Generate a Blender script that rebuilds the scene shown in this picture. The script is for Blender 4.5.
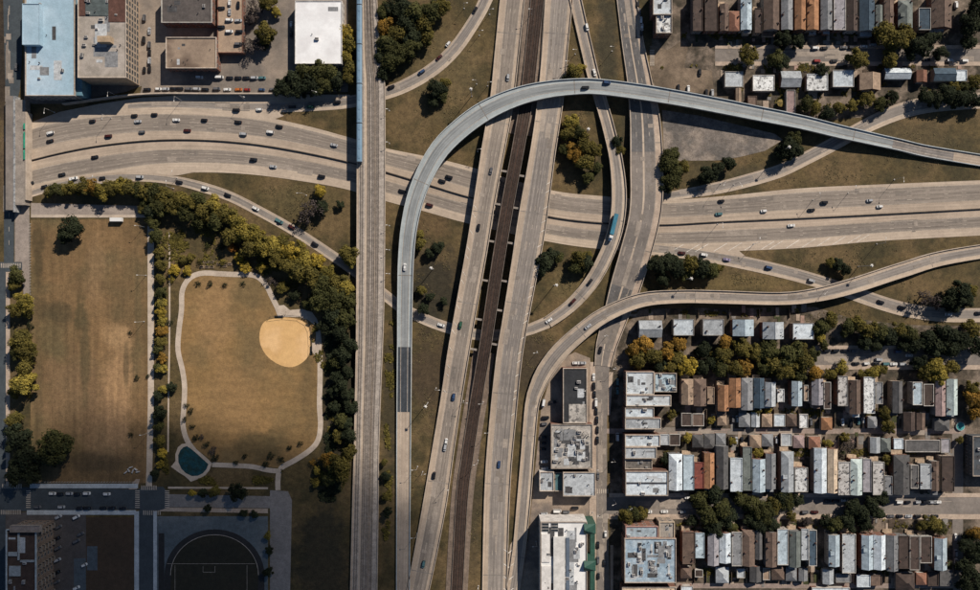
import bpy, bmesh, math, random
from mathutils import Vector, noise
for o in list(bpy.data.objects): bpy.data.objects.remove(o)
RND = random.Random(11)
SC = bpy.context.scene
COL = SC.collection
S = 0.66          # metres per photograph pixel on the ground
H = 500.0         # flying height of the camera
EL = math.radians(36.5); SUN = Vector((0.62*math.cos(EL), 0.78*math.cos(EL), math.sin(EL))).normalized()

# ---------------------------------------------------------------- camera, sky, sun, exposure
cam = bpy.data.cameras.new('camera'); camo = bpy.data.objects.new('camera', cam); COL.objects.link(camo)
camo.location = (0, 0, H); cam.sensor_width = 36; cam.lens = 36*H/(980*S); cam.clip_end = 6000; cam.clip_start = 1
SC.camera = camo
world = bpy.data.worlds.new("World"); SC.world = world; world.use_nodes = True
nt = world.node_tree; bg = nt.nodes['Background']; sky = nt.nodes.new('ShaderNodeTexSky')
sky.sky_type = 'NISHITA'; sky.sun_disc = False; sky.sun_elevation = EL
sky.sun_rotation = math.atan2(SUN.x, SUN.y); sky.air_density = 0.8; sky.dust_density = 0.2; sky.ozone_density = 2.0
nt.links.new(sky.outputs[0], bg.inputs[0]); bg.inputs[1].default_value = 0.05
sl = bpy.data.lights.new('sun', 'SUN'); sl.energy = 4.8; sl.angle = math.radians(0.5); sl.color = (1.0, 0.90, 0.79)
so = bpy.data.objects.new('sun', sl); COL.objects.link(so)
so.rotation_euler = (-SUN).to_track_quat('-Z', 'Y').to_euler(); so.location = SUN*900
SC.view_settings.view_transform = 'Standard'; SC.view_settings.look = 'None'
SC.view_settings.exposure = 0.40; SC.view_settings.gamma = 1.0
SC.cycles.use_denoising = True
SC.cycles.max_bounces = 5; SC.cycles.diffuse_bounces = 2; SC.cycles.transparent_max_bounces = 8

# ---------------------------------------------------------------- helpers
def G(px, py, z=0.0):
    f = S*(H-z)/H
    return ((px-490)*f, (295-py)*f)
def V(px, py, z=0.0):
    x, y = G(px, py, z); return Vector((x, y, z))

MATS = {}
def mat(name, c, c2=None, scale=0.25, rough=0.9, fine=0.25, vary=0.0, streak=0.0, metal=0.0, island=0.0, blobs=(), spec=0.3, trans=0.0, bump=0.0, c3=None, scale3=0.02, thr=None, mow=None):
    """procedural surface: two colours mixed by world noise, fine grain, optional streaks along a road, per-object variation"""
    if name in MATS: return MATS[name]
    m = bpy.data.materials.new(name); m.use_nodes = True; t = m.node_tree; N = t.nodes; L = t.links
    b = N['Principled BSDF']; b.inputs['Roughness'].default_value = rough; b.inputs['Metallic'].default_value = metal
    b.inputs['Specular IOR Level'].default_value = spec
    geo = N.new('ShaderNodeNewGeometry')
    pos = geo.outputs['Position']
    def noi(sc, det=5, rg=0.6, vec=None):
        n = N.new('ShaderNodeTexNoise'); n.inputs['Scale'].default_value = sc; n.inputs['Detail'].default_value = det
        n.inputs['Roughness'].default_value = rg; L.new(vec or pos, n.inputs['Vector']); return n.outputs[0]
    def rng(v, a, b_, lo=0.0, hi=1.0, smooth=True):
        r = N.new('ShaderNodeMapRange'); r.interpolation_type = 'SMOOTHSTEP' if smooth else 'LINEAR'
        for i, q in zip((1, 2, 3, 4), (a, b_, lo, hi)): r.inputs[i].default_value = q
        L.new(v, r.inputs[0]); return r.outputs[0]
    def mix(f, a, b_, mode='MIX'):
        x = N.new('ShaderNodeMix'); x.data_type = 'RGBA'; x.blend_type = mode
        for sock, q in ((0, f), (6, a), (7, b_)):
            if isinstance(q, (tuple, list)): x.inputs[sock].default_value = (*q[:3], 1)
            elif isinstance(q, (int, float)): x.inputs[sock].default_value = q
            else: L.new(q, x.inputs[sock])
        return x.outputs[2]
    def mul(a, b_):
        x = N.new('ShaderNodeMath'); x.operation = 'MULTIPLY'
        for i, q in enumerate((a, b_)):
            if isinstance(q, (int, float)): x.inputs[i].default_value = q
            else: L.new(q, x.inputs[i])
        return x.outputs[0]
    c2 = c2 or tuple(q*0.8 for q in c)
    lo, hi = thr or (0.35, 0.65)
    col = mix(rng(noi(scale), lo, hi), c, c2)
    if c3: col = mix(rng(noi(scale3, 3), 0.45, 0.62), col, c3)
    for (bx, by, rx, ry, bc, bs) in blobs:
        wx, wy = G(bx, by)
        sub = N.new('ShaderNodeVectorMath'); sub.operation = 'SUBTRACT'; sub.inputs[1].default_value = (wx, wy, 0); L.new(pos, sub.inputs[0])
        ml = N.new('ShaderNodeVectorMath'); ml.operation = 'MULTIPLY'; ml.inputs[1].default_value = (1/(rx*S), 1/(ry*S), 0); L.new(sub.outputs[0], ml.inputs[0])
        ln = N.new('ShaderNodeVectorMath'); ln.operation = 'LENGTH'; L.new(ml.outputs[0], ln.inputs[0])
        ad = N.new('ShaderNodeMath'); ad.operation = 'ADD'; L.new(ln.outputs['Value'], ad.inputs[0]); L.new(rng(noi(0.07, 5, 0.65), 0.2, 0.8, -0.55, 0.55, False), ad.inputs[1])
        col = mix(mul(rng(ad.outputs[0], 1.15, 0.45), bs), col, bc)
    if mow:
        mp = N.new('ShaderNodeMapping'); mp.inputs['Scale'].default_value = (mow[0], mow[1], 1); L.new(pos, mp.inputs[0])
        s = rng(noi(1.0, 4, 0.6, mp.outputs[0]), 0.3, 0.7, 1-mow[2], 1+mow[2]*.7, False)
        cc = N.new('ShaderNodeCombineColor'); [L.new(s, cc.inputs[i]) for i in range(3)]
        col = mix(1.0, col, cc.outputs[0], 'MULTIPLY')
    if streak:
        uv = N.new('ShaderNodeUVMap'); mp = N.new('ShaderNodeMapping'); mp.inputs['Scale'].default_value = (1.1, 0.012, 1)
        L.new(uv.outputs[0], mp.inputs[0])
        s = rng(noi(1.0, 4, 0.6, mp.outputs[0]), 0.3, 0.7, 1-streak, 1+streak*0.6, False)
        cc = N.new('ShaderNodeCombineColor'); [L.new(s, cc.inputs[i]) for i in range(3)]
        col = mix(1.0, col, cc.outputs[0], 'MULTIPLY')
    f = rng(noi(1.3, 3, 0.7), 0.25, 0.75, 1-fine, 1+fine, False)
    f = mul(f, rng(noi(0.33, 4, 0.65), 0.3, 0.7, 1-fine*.9, 1+fine*.7, False))
    if island:
        f = mul(f, rng(geo.outputs['Random Per Island'], 0, 1, 1-island, 1+island, False))
    if vary:
        oi = N.new('ShaderNodeObjectInfo'); f = mul(f, rng(oi.outputs['Random'], 0, 1, 1-vary, 1+vary, False))
    cc = N.new('ShaderNodeCombineColor'); [L.new(f, cc.inputs[i]) for i in range(3)]
    col = mix(1.0, col, cc.outputs[0], 'MULTIPLY')
    L.new(col, b.inputs['Base Color'])
    if bump:
        bp = N.new('ShaderNodeBump'); bp.inputs['Strength'].default_value = bump; bp.inputs['Distance'].default_value = 0.3
        L.new(noi(0.9, 4, 0.7), bp.inputs['Height']); L.new(bp.outputs[0], b.inputs['Normal'])
    if trans:
        tr = N.new('ShaderNodeBsdfTranslucent'); L.new(col, tr.inputs[0]); ms = N.new('ShaderNodeMixShader'); ms.inputs[0].default_value = trans
        L.new(b.outputs[0], ms.inputs[1]); L.new(tr.outputs[0], ms.inputs[2]); L.new(ms.outputs[0], N['Material Output'].inputs[0])
    MATS[name] = m; return m

class MB:
    """collects geometry of ONE object"""
    def __init__(s): s.v = []; s.f = []; s.m = []; s.uv = None
    def quad(s, a, b, c, d, mi=0): i = len(s.v); s.v += [tuple(a), tuple(b), tuple(c), tuple(d)]; s.f.append((i, i+1, i+2, i+3)); s.m.append(mi)
    def poly(s, pts, mi=0): i = len(s.v); s.v += [tuple(p) for p in pts]; s.f.append(tuple(range(i, i+len(pts)))); s.m.append(mi)
    def prism(s, pts, z0, z1, mi=0, top=None, inset=0):
        n = len(pts); i = len(s.v)
        ar = sum(pts[k][0]*pts[(k+1) % n][1]-pts[(k+1) % n][0]*pts[k][1] for k in range(n))
        if ar < 0: pts = pts[::-1]
        cx = sum(p[0] for p in pts)/n; cy = sum(p[1] for p in pts)/n; k = 1-inset
        s.v += [(p[0], p[1], z0) for p in pts]+[(cx+(p[0]-cx)*k, cy+(p[1]-cy)*k, z1) for p in pts]
        for k in range(n): s.f.append((i+k, i+(k+1) % n, i+n+(k+1) % n, i+n+k)); s.m.append(mi)
        s.f.append(tuple(i+n+k for k in range(n))); s.m.append(mi if top is None else top)
        s.f.append(tuple(i+n-1-k for k in range(n))); s.m.append(mi)
    def box(s, x0, x1, y0, y1, z0, z1, mi=0, top=None): s.prism([(x0, y0), (x1, y0), (x1, y1), (x0, y1)], z0, z1, mi, top)
    def obox(s, cx, cy, a, lx, ly, z0, z1, mi=0, inset=0, top=None):
        ca, sa = math.cos(a), math.sin(a)
        s.prism([(cx+u*ca-w*sa, cy+u*sa+w*ca) for u, w in ((-lx/2, -ly/2), (lx/2, -ly/2), (lx/2, ly/2), (-lx/2, ly/2))], z0, z1, mi, top, inset)
    def cyl(s, cx, cy, r, z0, z1, n=8, mi=0, r1=None):
        i = len(s.v); r1 = r if r1 is None else r1
        for z, q in ((z0, r), (z1, r1)): s.v += [(cx+q*math.cos(2*math.pi*k/n), cy+q*math.sin(2*math.pi*k/n), z) for k in range(n)]
        for k in range(n): s.f.append((i+k, i+(k+1) % n, i+n+(k+1) % n, i+n+k)); s.m.append(mi)
        s.f.append(tuple(i+n+k for k in range(n))); s.m.append(mi)
    def tube(s, p, q, r, n=5, mi=0, r1=None):
        p = Vector(p); q = Vector(q); d = (q-p).normalized(); a = d.orthogonal().normalized(); b = d.cross(a); i = len(s.v); r1 = r if r1 is None else r1
        for c, rr in ((p, r), (q, r1)): s.v += [tuple(c+(a*math.cos(2*math.pi*k/n)+b*math.sin(2*math.pi*k/n))*rr) for k in range(n)]
        for k in range(n): s.f.append((i+k, i+(k+1) % n, i+n+(k+1) % n, i+n+k)); s.m.append(mi)
        s.f.append(tuple(i+n+k for k in range(n))); s.m.append(mi); s.f.append(tuple(i+n-1-k for k in range(n))); s.m.append(mi)
    def mesh(s, name, mats):
        me = bpy.data.meshes.new(name); me.from_pydata(s.v, [], s.f)
        for m in (mats if isinstance(mats, (list, tuple)) else [mats]): me.materials.append(m)
        if any(s.m): me.polygons.foreach_set('material_index', s.m)
        if s.uv:
            l = me.uv_layers.new(name='UVMap'); vi = [0]*len(me.loops); me.loops.foreach_get('vertex_index', vi)
            l.data.foreach_set('uv', [c for k in vi for c in s.uv.get(k, (0, 0))])
        me.update(); return me
    def build(s, name, mats, parent=None, kind=None, at=None):
        o = bpy.data.objects.new(name, s.mesh(name, mats)); COL.objects.link(o)
        if parent: o.parent = parent
        if kind: o['kind'] = kind
        if at: o.location = at
        return o
def inst(name, me, parent, loc=(0, 0, 0), rz=0.0, m=None, sc=None):
    o = bpy.data.objects.new(name, me); COL.objects.link(o); o.parent = parent; o.location = loc; o.rotation_euler = (0, 0, rz)
    if sc: o.scale = sc
    if m: o.material_slots[0].link = 'OBJECT'; o.material_slots[0].material = m
    return o
def thing(name, cat, label=None, loc=(0, 0, 0), rz=0.0, group=None):
    o = bpy.data.objects.new(name, None); COL.objects.link(o); o.location = loc; o.rotation_euler = (0, 0, rz)
    o['category'] = cat; o.empty_display_size = 0.5
    if label: o['label'] = label
    if group: o['group'] = group
    return o
def tag(o, label, cat, group=None):
    o['label'] = label; o['category'] = cat
    if group: o['group'] = group
    return o
# labels that single each repeat out: same look at the same place -> counted along a direction
ORD = ['', 'first', 'second', 'third', 'fourth', 'fifth', 'sixth', 'seventh', 'eighth', 'ninth', 'tenth', 'eleventh', 'twelfth', 'thirteenth', 'fourteenth', 'fifteenth', 'sixteenth', 'seventeenth', 'eighteenth', 'nineteenth', 'twentieth']
REG = {}
def reg(o, look, place, axis, px, py): REG.setdefault((look, place, axis), []).append((px if axis == 'x' else py, px+py, o))
def write_labels():
    for (look, place, axis), l in REG.items():
        l.sort(key=lambda q: q[:2]); n = len(l); frm = ('left', 'right') if axis == 'x' else ('top', 'bottom')
        for i, q in enumerate(l):
            t = f'{look} {place}'
            if n > 1:
                j, e = (i+1, frm[0]) if i < (n+1)//2 else (n-i, frm[1])
                t += f', {ORD[j] if j < len(ORD) else str(j)+"th"} such from {e}'
            q[2]['label'] = t

def catmull(pts, step=5.0):
    """smooth run through (px,py,width px,z) stations -> list of (x,y,z,w) in metres, about one per step"""
    P = [(*G(p[0], p[1], p[3]), p[3], p[2]*S) for p in pts]; out = []
    for i in range(len(P)-1):
        p0, p1, p2, p3 = P[max(i-1, 0)], P[i], P[i+1], P[min(i+2, len(P)-1)]
        n = max(1, int(math.hypot(p2[0]-p1[0], p2[1]-p1[1])/step))
        for k in range(n):
            t = k/n; q = []
            for c in range(4):
                a, b, d, e = p0[c], p1[c], p2[c], p3[c]
                q.append(.5*(2*b+(d-a)*t+(2*a-5*b+4*d-e)*t*t+(3*b-a-3*d+e)*t**3) if c != 2 else b+(d-b)*(t*t*(3-2*t)))
            out.append(tuple(q))
    out.append(P[-1]); return out
class Path:
    def __init__(s, pts, step=5.0):
        q = catmull(pts, step); s.p = [Vector(a[:3]) for a in q]; s.w = [a[3] for a in q]; n = len(q); s.n = []; s.s = [0.0]
        for i in range(n):
            d = s.p[min(i+1, n-1)]-s.p[max(i-1, 0)]; s.n.append(Vector((-d.y, d.x, 0)).normalized())
            if i: s.s.append(s.s[-1]+(s.p[i]-s.p[i-1]).length)
        s.len = s.s[-1]
    def at(s, d):
        d = min(max(d, 0), s.len-1e-4); lo, hi = 0, len(s.s)-1
        while hi-lo > 1:
            m = (lo+hi)//2
            if s.s[m] <= d: lo = m
            else: hi = m
        t = (d-s.s[lo])/max(s.s[hi]-s.s[lo], 1e-6)
        return s.p[lo].lerp(s.p[hi], t), s.n[lo].lerp(s.n[hi], t).normalized(), s.w[lo]*(1-t)+s.w[hi]*t
    def stations(s, a, b, step=None):
        a = max(a, 0); b = min(b, s.len)
        if step: k = max(1, int((b-a)/step)); return [a+(b-a)*i/k for i in range(k+1)]
        return [a]+[d for d in s.s if a+.3 < d < b-.3]+[b]
    def near(s, px, py, z=None):
        best = None
        for i, p in enumerate(s.p):
            x, y = G(px, py, p.z); d = (p.x-x)**2+(p.y-y)**2
            if best is None or d < best[0]: best = (d, i)
        return s.s[best[1]], best[1]
    def strip(s, mb, fr, to, a=0, b=1e9, dz=0.0, th=None, mi=0, step=None, uv=False):
        """sheet (or bar of thickness th) between two lateral places; a place is (fraction of half width, metres), left positive"""
        st = s.stations(a, b, step); i0 = len(mb.v); rows = []
        for d in st:
            p, n, w = s.at(d); l = p+n*(fr[0]*w/2+fr[1]); r = p+n*(to[0]*w/2+to[1]); z = p.z+dz; rows.append((l, r, z, d, fr[0]*w/2+fr[1], to[0]*w/2+to[1]))
        if mb.uv is None and uv: mb.uv = {}
        for (l, r, z, d, ul, ur) in rows:
            k = len(mb.v); mb.v += [(l.x, l.y, z), (r.x, r.y, z)]
            if uv: mb.uv[k] = (ul, d); mb.uv[k+1] = (ur, d)
            if th: mb.v += [(l.x, l.y, z-th), (r.x, r.y, z-th)]
        m = 4 if th else 2
        for k in range(len(rows)-1):
            a0 = i0+k*m; b0 = a0+m
            mb.f.append((a0, a0+1, b0+1, b0)); mb.m.append(mi)
            if th:
                for f in ((a0+2, a0, b0, b0+2), (a0+1, a0+3, b0+3, b0+1), (a0+3, a0+2, b0+2, b0+3)): mb.f.append(f); mb.m.append(mi)
        if th:
            e = i0+(len(rows)-1)*m
            mb.f.append((i0, i0+2, i0+3, i0+1)); mb.f.append((e, e+1, e+3, e+2)); mb.m += [mi, mi]
    def dashes(s, mb, off, a=0, b=1e9, on=3.0, gap=9.0, wd=0.25, dz=0.05):
        b = min(b, s.len); d = a
        while d+on < b: s.strip(mb, (off[0], off[1]+wd/2), (off[0], off[1]-wd/2), d, d+on, dz, step=on); d += on+gap
    def line(s, mb, off, a=0, b=1e9, wd=0.22, dz=0.05): s.strip(mb, (off[0], off[1]+wd/2), (off[0], off[1]-wd/2), a, b, dz)

def smooth_poly(pts, closed=True, k=4):
    out = []; n = len(pts)
    for i in range(n):
        p0, p1, p2, p3 = pts[i-1], pts[i], pts[(i+1) % n], pts[(i+2) % n]
        for j in range(k):
            t = j/k; out.append(tuple(.5*(2*b+(d-a)*t+(2*a-5*b+4*d-e)*t*t+(3*b-a-3*d+e)*t**3) for a, b, d, e in zip(p0, p1, p2, p3)))
    return out
def sheet(name, pts, m, z, smooth=False, kind='structure', parent=None, th=0):
    """flat area outlined in photograph pixels, on the ground"""
    if smooth: pts = smooth_poly(pts)
    w = [G(*p) for p in pts]; mb = MB()
    ar = sum(w[k][0]*w[(k+1) % len(w)][1]-w[(k+1) % len(w)][0]*w[k][1] for k in range(len(w)))
    if ar < 0: w = w[::-1]
    if th: mb.prism(w, z-th, z)
    else: mb.poly([(x, y, z) for x, y in w])
    return mb.build(name, m, parent, kind)
def rect(x0, x1, y0, y1): return [(x0, y0), (x1, y0), (x1, y1), (x0, y1)]

# ---------------------------------------------------------------- the passing cloud whose shade lies over the lower left of the photograph
def cloud(lobes, alt, dens, seed):
    r = random.Random(seed); mb = MB(); bm = bmesh.new(); m = bpy.data.materials.new('cloud_vapour'); m.use_nodes = True; t = m.node_tree; t.nodes.remove(t.nodes['Principled BSDF'])
    v = t.nodes.new('ShaderNodeVolumePrincipled'); v.inputs['Density'].default_value = dens; v.inputs['Color'].default_value = (.95, .95, .95, 1); v.inputs['Anisotropy'].default_value = .3; t.links.new(v.outputs[0], t.nodes['Material Output'].inputs['Volume'])
    obs = []
    for px, py, rx, ry, rz in lobes:
        g = V(px, py); c = g+SUN*(alt/SUN.z); bmesh.ops.create_icosphere(bm, subdivisions=4, radius=1.0)
        for q in bm.verts:
            if q.tag: continue
            n = q.co.normalized(); k = 1+.22*noise.noise(n*2.2+Vector((seed, px*.01, py*.01)))+.1*noise.noise(n*5+Vector((px, 0, 0))); q.co = Vector((c.x+n.x*rx*k, c.y+n.y*ry*k, c.z+n.z*rz*k)); q.tag = True
    me = bpy.data.meshes.new('cloud'); bm.to_mesh(me); bm.free(); me.materials.append(m); o = bpy.data.objects.new('cloud', me); COL.objects.link(o); o['kind'] = 'structure'
    return o
cloud([(140, 592, 185, 92, 66)], 1150, .015, 3)
# ---------------------------------------------------------------- materials of the setting
CONC = mat('concrete_tan', (.39, .315, .243), (.325, .262, .203), .05, streak=.22, fine=.12)
CONC2 = mat('concrete_pale', (.44, .36, .278), (.375, .305, .237), .06, streak=.18, fine=.12)
LANE = mat('lane_worn', (.245, .208, .173), (.205, .175, .147), .04, streak=.42, fine=.12)
LANE2 = mat('lane_grey', (.25, .22, .192), (.205, .182, .162), .04, streak=.45, fine=.12)
ASPH = mat('asphalt', (.115, .105, .098), (.09, .084, .08), .08, streak=.12, fine=.15)
STREET = mat('street_asphalt', (.2, .174, .152), (.152, .134, .119), .07, streak=0, fine=.18)
BLUEC = mat('flyover_concrete', (.33, .365, .37), (.28, .31, .315), .06, streak=.14, fine=.1)
BLUEL = mat('flyover_lane', (.25, .265, .265), (.21, .225, .228), .05, streak=.4, fine=.1)
SLATE = mat('dark_overlay', (.075, .08, .088), (.06, .066, .072), .06, streak=.2)
PARA = mat('parapet_concrete', (.42, .35, .28), (.34, .28, .22), .2, fine=.15)
PARAB = mat('flyover_parapet', (.40, .43, .43), (.34, .365, .365), .2, fine=.12)
PAINT = mat('road_paint', (.72, .69, .62), (.5, .47, .42), .5, fine=.2)
PAINTY = mat('road_paint_faded', (.44, .385, .315), (.33, .28, .23), .5, fine=.2)
DARKC = mat('barrier_dark', (.06, .052, .045), (.09, .075, .062), .3)
SIDEW = mat('sidewalk', (.40, .32, .25), (.32, .25, .195), .12, fine=.2)
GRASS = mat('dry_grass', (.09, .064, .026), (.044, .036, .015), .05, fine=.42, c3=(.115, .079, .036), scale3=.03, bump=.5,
            blobs=[(322, 560, 36, 62, (.02, .019, .012), .85), (340, 400, 25, 90, (.022, .019, .011), .9), (392, 400, 12, 80, (.026, .023, .013), .7), (434, 285, 34, 46, (.024, .021, .013), .9), (742, 283, 50, 9, (.125, .09, .036), .7), (300, 200, 50, 18, (.09, .07, .03), .6), (570, 285, 22, 22, (.1, .078, .032), .6), (430, 375, 26, 50, (.05, .035, .02), .85), (472, 500, 12, 80, (.045, .036, .02), .7), (530, 365, 22, 40, (.05, .037, .022), .85), (2, 50, 9, 90, (.03, .022, .016), .9), (446, 70, 36, 46, (.115, .086, .04), .6), (432, 222, 26, 18, (.11, .07, .034), .6), (910, 140, 70, 22, (.05, .042, .02), .6), (545, 352, 18, 18, (.05, .036, .022), .6), (8, 170, 12, 60, (.11, .075, .048), .6), (607, 45, 13, 60, (.036, .032, .018), .85), (628, 130, 8, 40, (.045, .038, .02), .7), (720, 175, 50, 14, (.05, .042, .021), .6)])  # some dark blobs paint shade into the ground, others are darker turf
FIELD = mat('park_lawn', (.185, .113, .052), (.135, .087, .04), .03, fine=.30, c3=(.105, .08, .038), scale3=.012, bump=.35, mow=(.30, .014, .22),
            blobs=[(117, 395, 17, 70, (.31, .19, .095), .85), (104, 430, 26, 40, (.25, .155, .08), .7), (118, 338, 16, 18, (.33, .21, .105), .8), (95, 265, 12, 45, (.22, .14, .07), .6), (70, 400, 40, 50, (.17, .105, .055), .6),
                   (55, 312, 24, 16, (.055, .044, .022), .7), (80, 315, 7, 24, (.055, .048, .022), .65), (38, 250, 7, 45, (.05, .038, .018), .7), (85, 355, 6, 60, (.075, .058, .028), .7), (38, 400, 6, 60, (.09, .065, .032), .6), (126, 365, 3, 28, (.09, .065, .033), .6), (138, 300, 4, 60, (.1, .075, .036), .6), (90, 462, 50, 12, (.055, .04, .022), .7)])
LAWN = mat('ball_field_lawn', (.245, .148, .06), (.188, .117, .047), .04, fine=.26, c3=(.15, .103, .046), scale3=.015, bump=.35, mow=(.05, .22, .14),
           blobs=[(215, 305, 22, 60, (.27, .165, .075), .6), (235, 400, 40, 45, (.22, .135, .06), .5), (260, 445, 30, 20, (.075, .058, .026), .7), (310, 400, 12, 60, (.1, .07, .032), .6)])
DIRT = mat('bare_dirt', (.20, .15, .105), (.145, .108, .075), .12, fine=.3, c3=(.1, .076, .052), scale3=.05)
YARD = mat('yard_ground', (.076, .06, .043), (.036, .031, .021), .16, fine=.45, c3=(.175, .137, .104), scale3=.06)
INFLD = mat('infield_clay', (.56, .355, .155), (.49, .30, .125), .08, fine=.1, c3=(.60, .39, .19), scale3=.04)
WATER = mat('pond_water', (.012, .055, .068), (.014, .034, .03), .3, rough=.12, fine=.35, spec=.5)
BALLAST = mat('ballast_tan', (.36, .318, .275), (.29, .255, .22), .3, fine=.3, streak=.12)
BROWN = mat('track_bed_brown', (.064, .038, .027), (.042, .027, .02), .12, fine=.35, streak=.25)
STEEL = mat('rail_steel', (.16, .13, .11), rough=.45, metal=.6)
TIE = mat('tie_wood', (.10, .075, .055), (.07, .052, .04), .6)
METAL = mat('galvanised', (.55, .53, .5), (.42, .4, .38), .8, rough=.5, metal=.3)
CONCD = mat('pier_concrete', (.34, .29, .24), (.26, .22, .18), .3)
# ================================================================ THE GROUND
gb = MB(); e = 1600
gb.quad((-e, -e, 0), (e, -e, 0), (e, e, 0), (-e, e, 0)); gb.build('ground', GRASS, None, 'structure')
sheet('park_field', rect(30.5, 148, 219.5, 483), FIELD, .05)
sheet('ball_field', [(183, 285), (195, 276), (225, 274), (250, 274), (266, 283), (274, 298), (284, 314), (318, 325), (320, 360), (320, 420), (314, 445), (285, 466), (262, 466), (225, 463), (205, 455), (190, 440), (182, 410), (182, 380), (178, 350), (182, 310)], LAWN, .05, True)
sheet('infield', [(268, 320), (285, 317.5), (300, 320), (308.5, 327), (310, 340), (309.5, 353), (303, 362), (292, 367), (280, 365), (268, 357), (261, 346), (259.5, 335), (262, 325)], INFLD, .1, True)
# residential blocks, lots and yards
sheet('yard_ground', [(622, 330), (640, 309), (700, 308), (780, 308), (815, 307), (850, 318), (905, 325), (985, 326), (985, 600), (610, 600), (610, 345)], YARD, .04)
sheet('yard_ground', [(652, -8), (985, -8), (985, 96), (930, 104), (880, 116), (820, 121), (740, 108), (652, 90)], YARD, .045)
sheet('industrial_lot', [(24, -8), (348, -8), (348, 92), (280, 94), (140, 94), (142, 86), (126, 92), (60, 104), (24, 104)], mat('lot_asphalt', (.17, .145, .122), (.132, .114, .098), .06, fine=.2, c3=(.26, .21, .165)), .04)
sheet('gravel_lot', [(662, 110), (700, 116), (775, 134), (783, 140), (765, 151), (740, 157), (720, 160.5), (678, 161), (664, 156)], mat('grey_gravel', (.17, .145, .125), (.105, .095, .085), .06, fine=.4, c3=(.24, .2, .165), scale3=.05, bump=.4), .06)
sheet('dirt_lot', [(650, 46), (668, 50), (680, 42), (688, 48), (684, 68), (712, 71), (714, 95), (690, 92), (655, 86), (650, 70)], DIRT, .06)
sheet('industrial_lot', [(556, 362), (575, 352), (590, 358), (593, 405), (597, 600), (513, 600), (528, 540), (535, 470), (541, 410), (548, 385)], mat('lot_concrete', (.21, .165, .13), (.13, .11, .095), .07, fine=.25, c3=(.3, .235, .175), scale3=.04), .04)
#sheet('dark_field', [(288, 500), (352, 500), (349, 600), (288, 600)], mat('dark_turf', (.022, .021, .014), (.03, .026, .016), .05, fine=.3), .05)
sheet('vacant_lot', rect(86, 135, 517, 600), mat('brown_vacant', (.07, .045, .028), (.055, .038, .024), .04, fine=.25), .05)
sheet('apartment_lot', rect(-6, 86, 512, 600), mat('lot_dark', (.09, .08, .075), (.07, .063, .06), .06), .045)
# streets
def st(name, pts, m=STREET, z=.07): return sheet(name, pts, m, z)
WSTM = mat('west_asphalt_shaded', (.05, .062, .07), (.042, .052, .06), .1, fine=.2)  # dark teal of the shade is put into the asphalt colour
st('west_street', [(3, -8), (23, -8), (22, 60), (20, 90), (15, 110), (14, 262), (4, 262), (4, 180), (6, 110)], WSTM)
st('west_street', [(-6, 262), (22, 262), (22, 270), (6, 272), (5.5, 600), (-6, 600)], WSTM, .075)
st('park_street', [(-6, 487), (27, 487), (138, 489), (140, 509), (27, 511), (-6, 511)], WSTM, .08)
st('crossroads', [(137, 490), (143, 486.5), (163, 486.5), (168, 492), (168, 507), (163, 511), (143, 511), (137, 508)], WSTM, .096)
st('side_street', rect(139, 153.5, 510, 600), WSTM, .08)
st('school_lot', [(270, 490), (288, 491), (292, 500), (290, 600), (270, 600)], mat('lot_grey', (.2, .185, .175), (.17, .16, .15), .06), .08)
st('avenue', [(597, 345), (616, 345), (609, 372), (607, 420), (607, 500), (610, 600), (597, 600), (596, 420), (595, 372)], z=.085)
st('house_street', [(607, 497), (985, 497), (985, 514), (607, 514)], z=.08)
st('upper_street', [(815, 349), (985, 349), (985, 365), (815, 365)], z=.08)
st('top_street', [(715, 49), (985, 49), (985, 62), (715, 62)], z=.08)
st('east_street', [(952, 428), (963, 428), (963, 600), (953, 600)], z=.075)
st('school_road', [(168, 494), (270, 496), (270, 508), (168, 507)], mat('lot_grey'  , (0, 0, 0)), .078)
ALLEY = mat('alley_concrete', (.27, .21, .175), (.215, .17, .145), .1, fine=.25)
st('alley', rect(607, 965, 428.5, 433.5), ALLEY, .09); st('alley', rect(676, 965, 583, 588), ALLEY, .09)
# pavements beside the streets (raised 14 cm, kerb included)
for nm, pts in (('pavement', rect(6, 10, 272, 486)),
                ('pavement', [(168, 507.5), (268, 508.5), (268, 513), (157, 511)]), ('pavement', rect(609, 984, 493, 497)), ('pavement', rect(609, 984, 514, 519)),
                ('pavement', [(590, 362), (595, 362), (596, 420), (596.5, 600), (589, 600)]), ('pavement', [(609, 372), (613, 372), (610, 415), (607.5, 415)]), ('pavement', rect(610.3, 613, 545, 600)),
                ('pavement', rect(815, 984, 345.5, 349)), ('pavement', rect(815, 984, 365, 369.5)), ('pavement', rect(715, 984, 45.5, 49)), ('pavement', rect(715, 984, 62, 66))):
    PZ = globals().get('PZ', .2)+.003; sheet(nm, pts, SIDEW, PZ, th=.2)
sheet('pavement', [(15, 200), (29.5, 200), (29.5, 300), (24, 300), (22, 262), (15, 262)], mat('walk_dull', (.27, .228, .195), (.22, .186, .16), .1, fine=.2), .2, th=.2)
PALE = mat('pavement_shade_blue', (.42, .45, .46), (.34, .37, .385), .1, fine=.2)  # cool cast of the cloud shade is painted into the paving colour
for k, q in enumerate((rect(30, 138, 483.5, 488), rect(27, 136, 510, 514.5), rect(134.5, 139, 511, 600), rect(153.5, 157, 511, 600))): sheet('pavement', q, PALE, .25+.004*k, th=.25)
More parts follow.
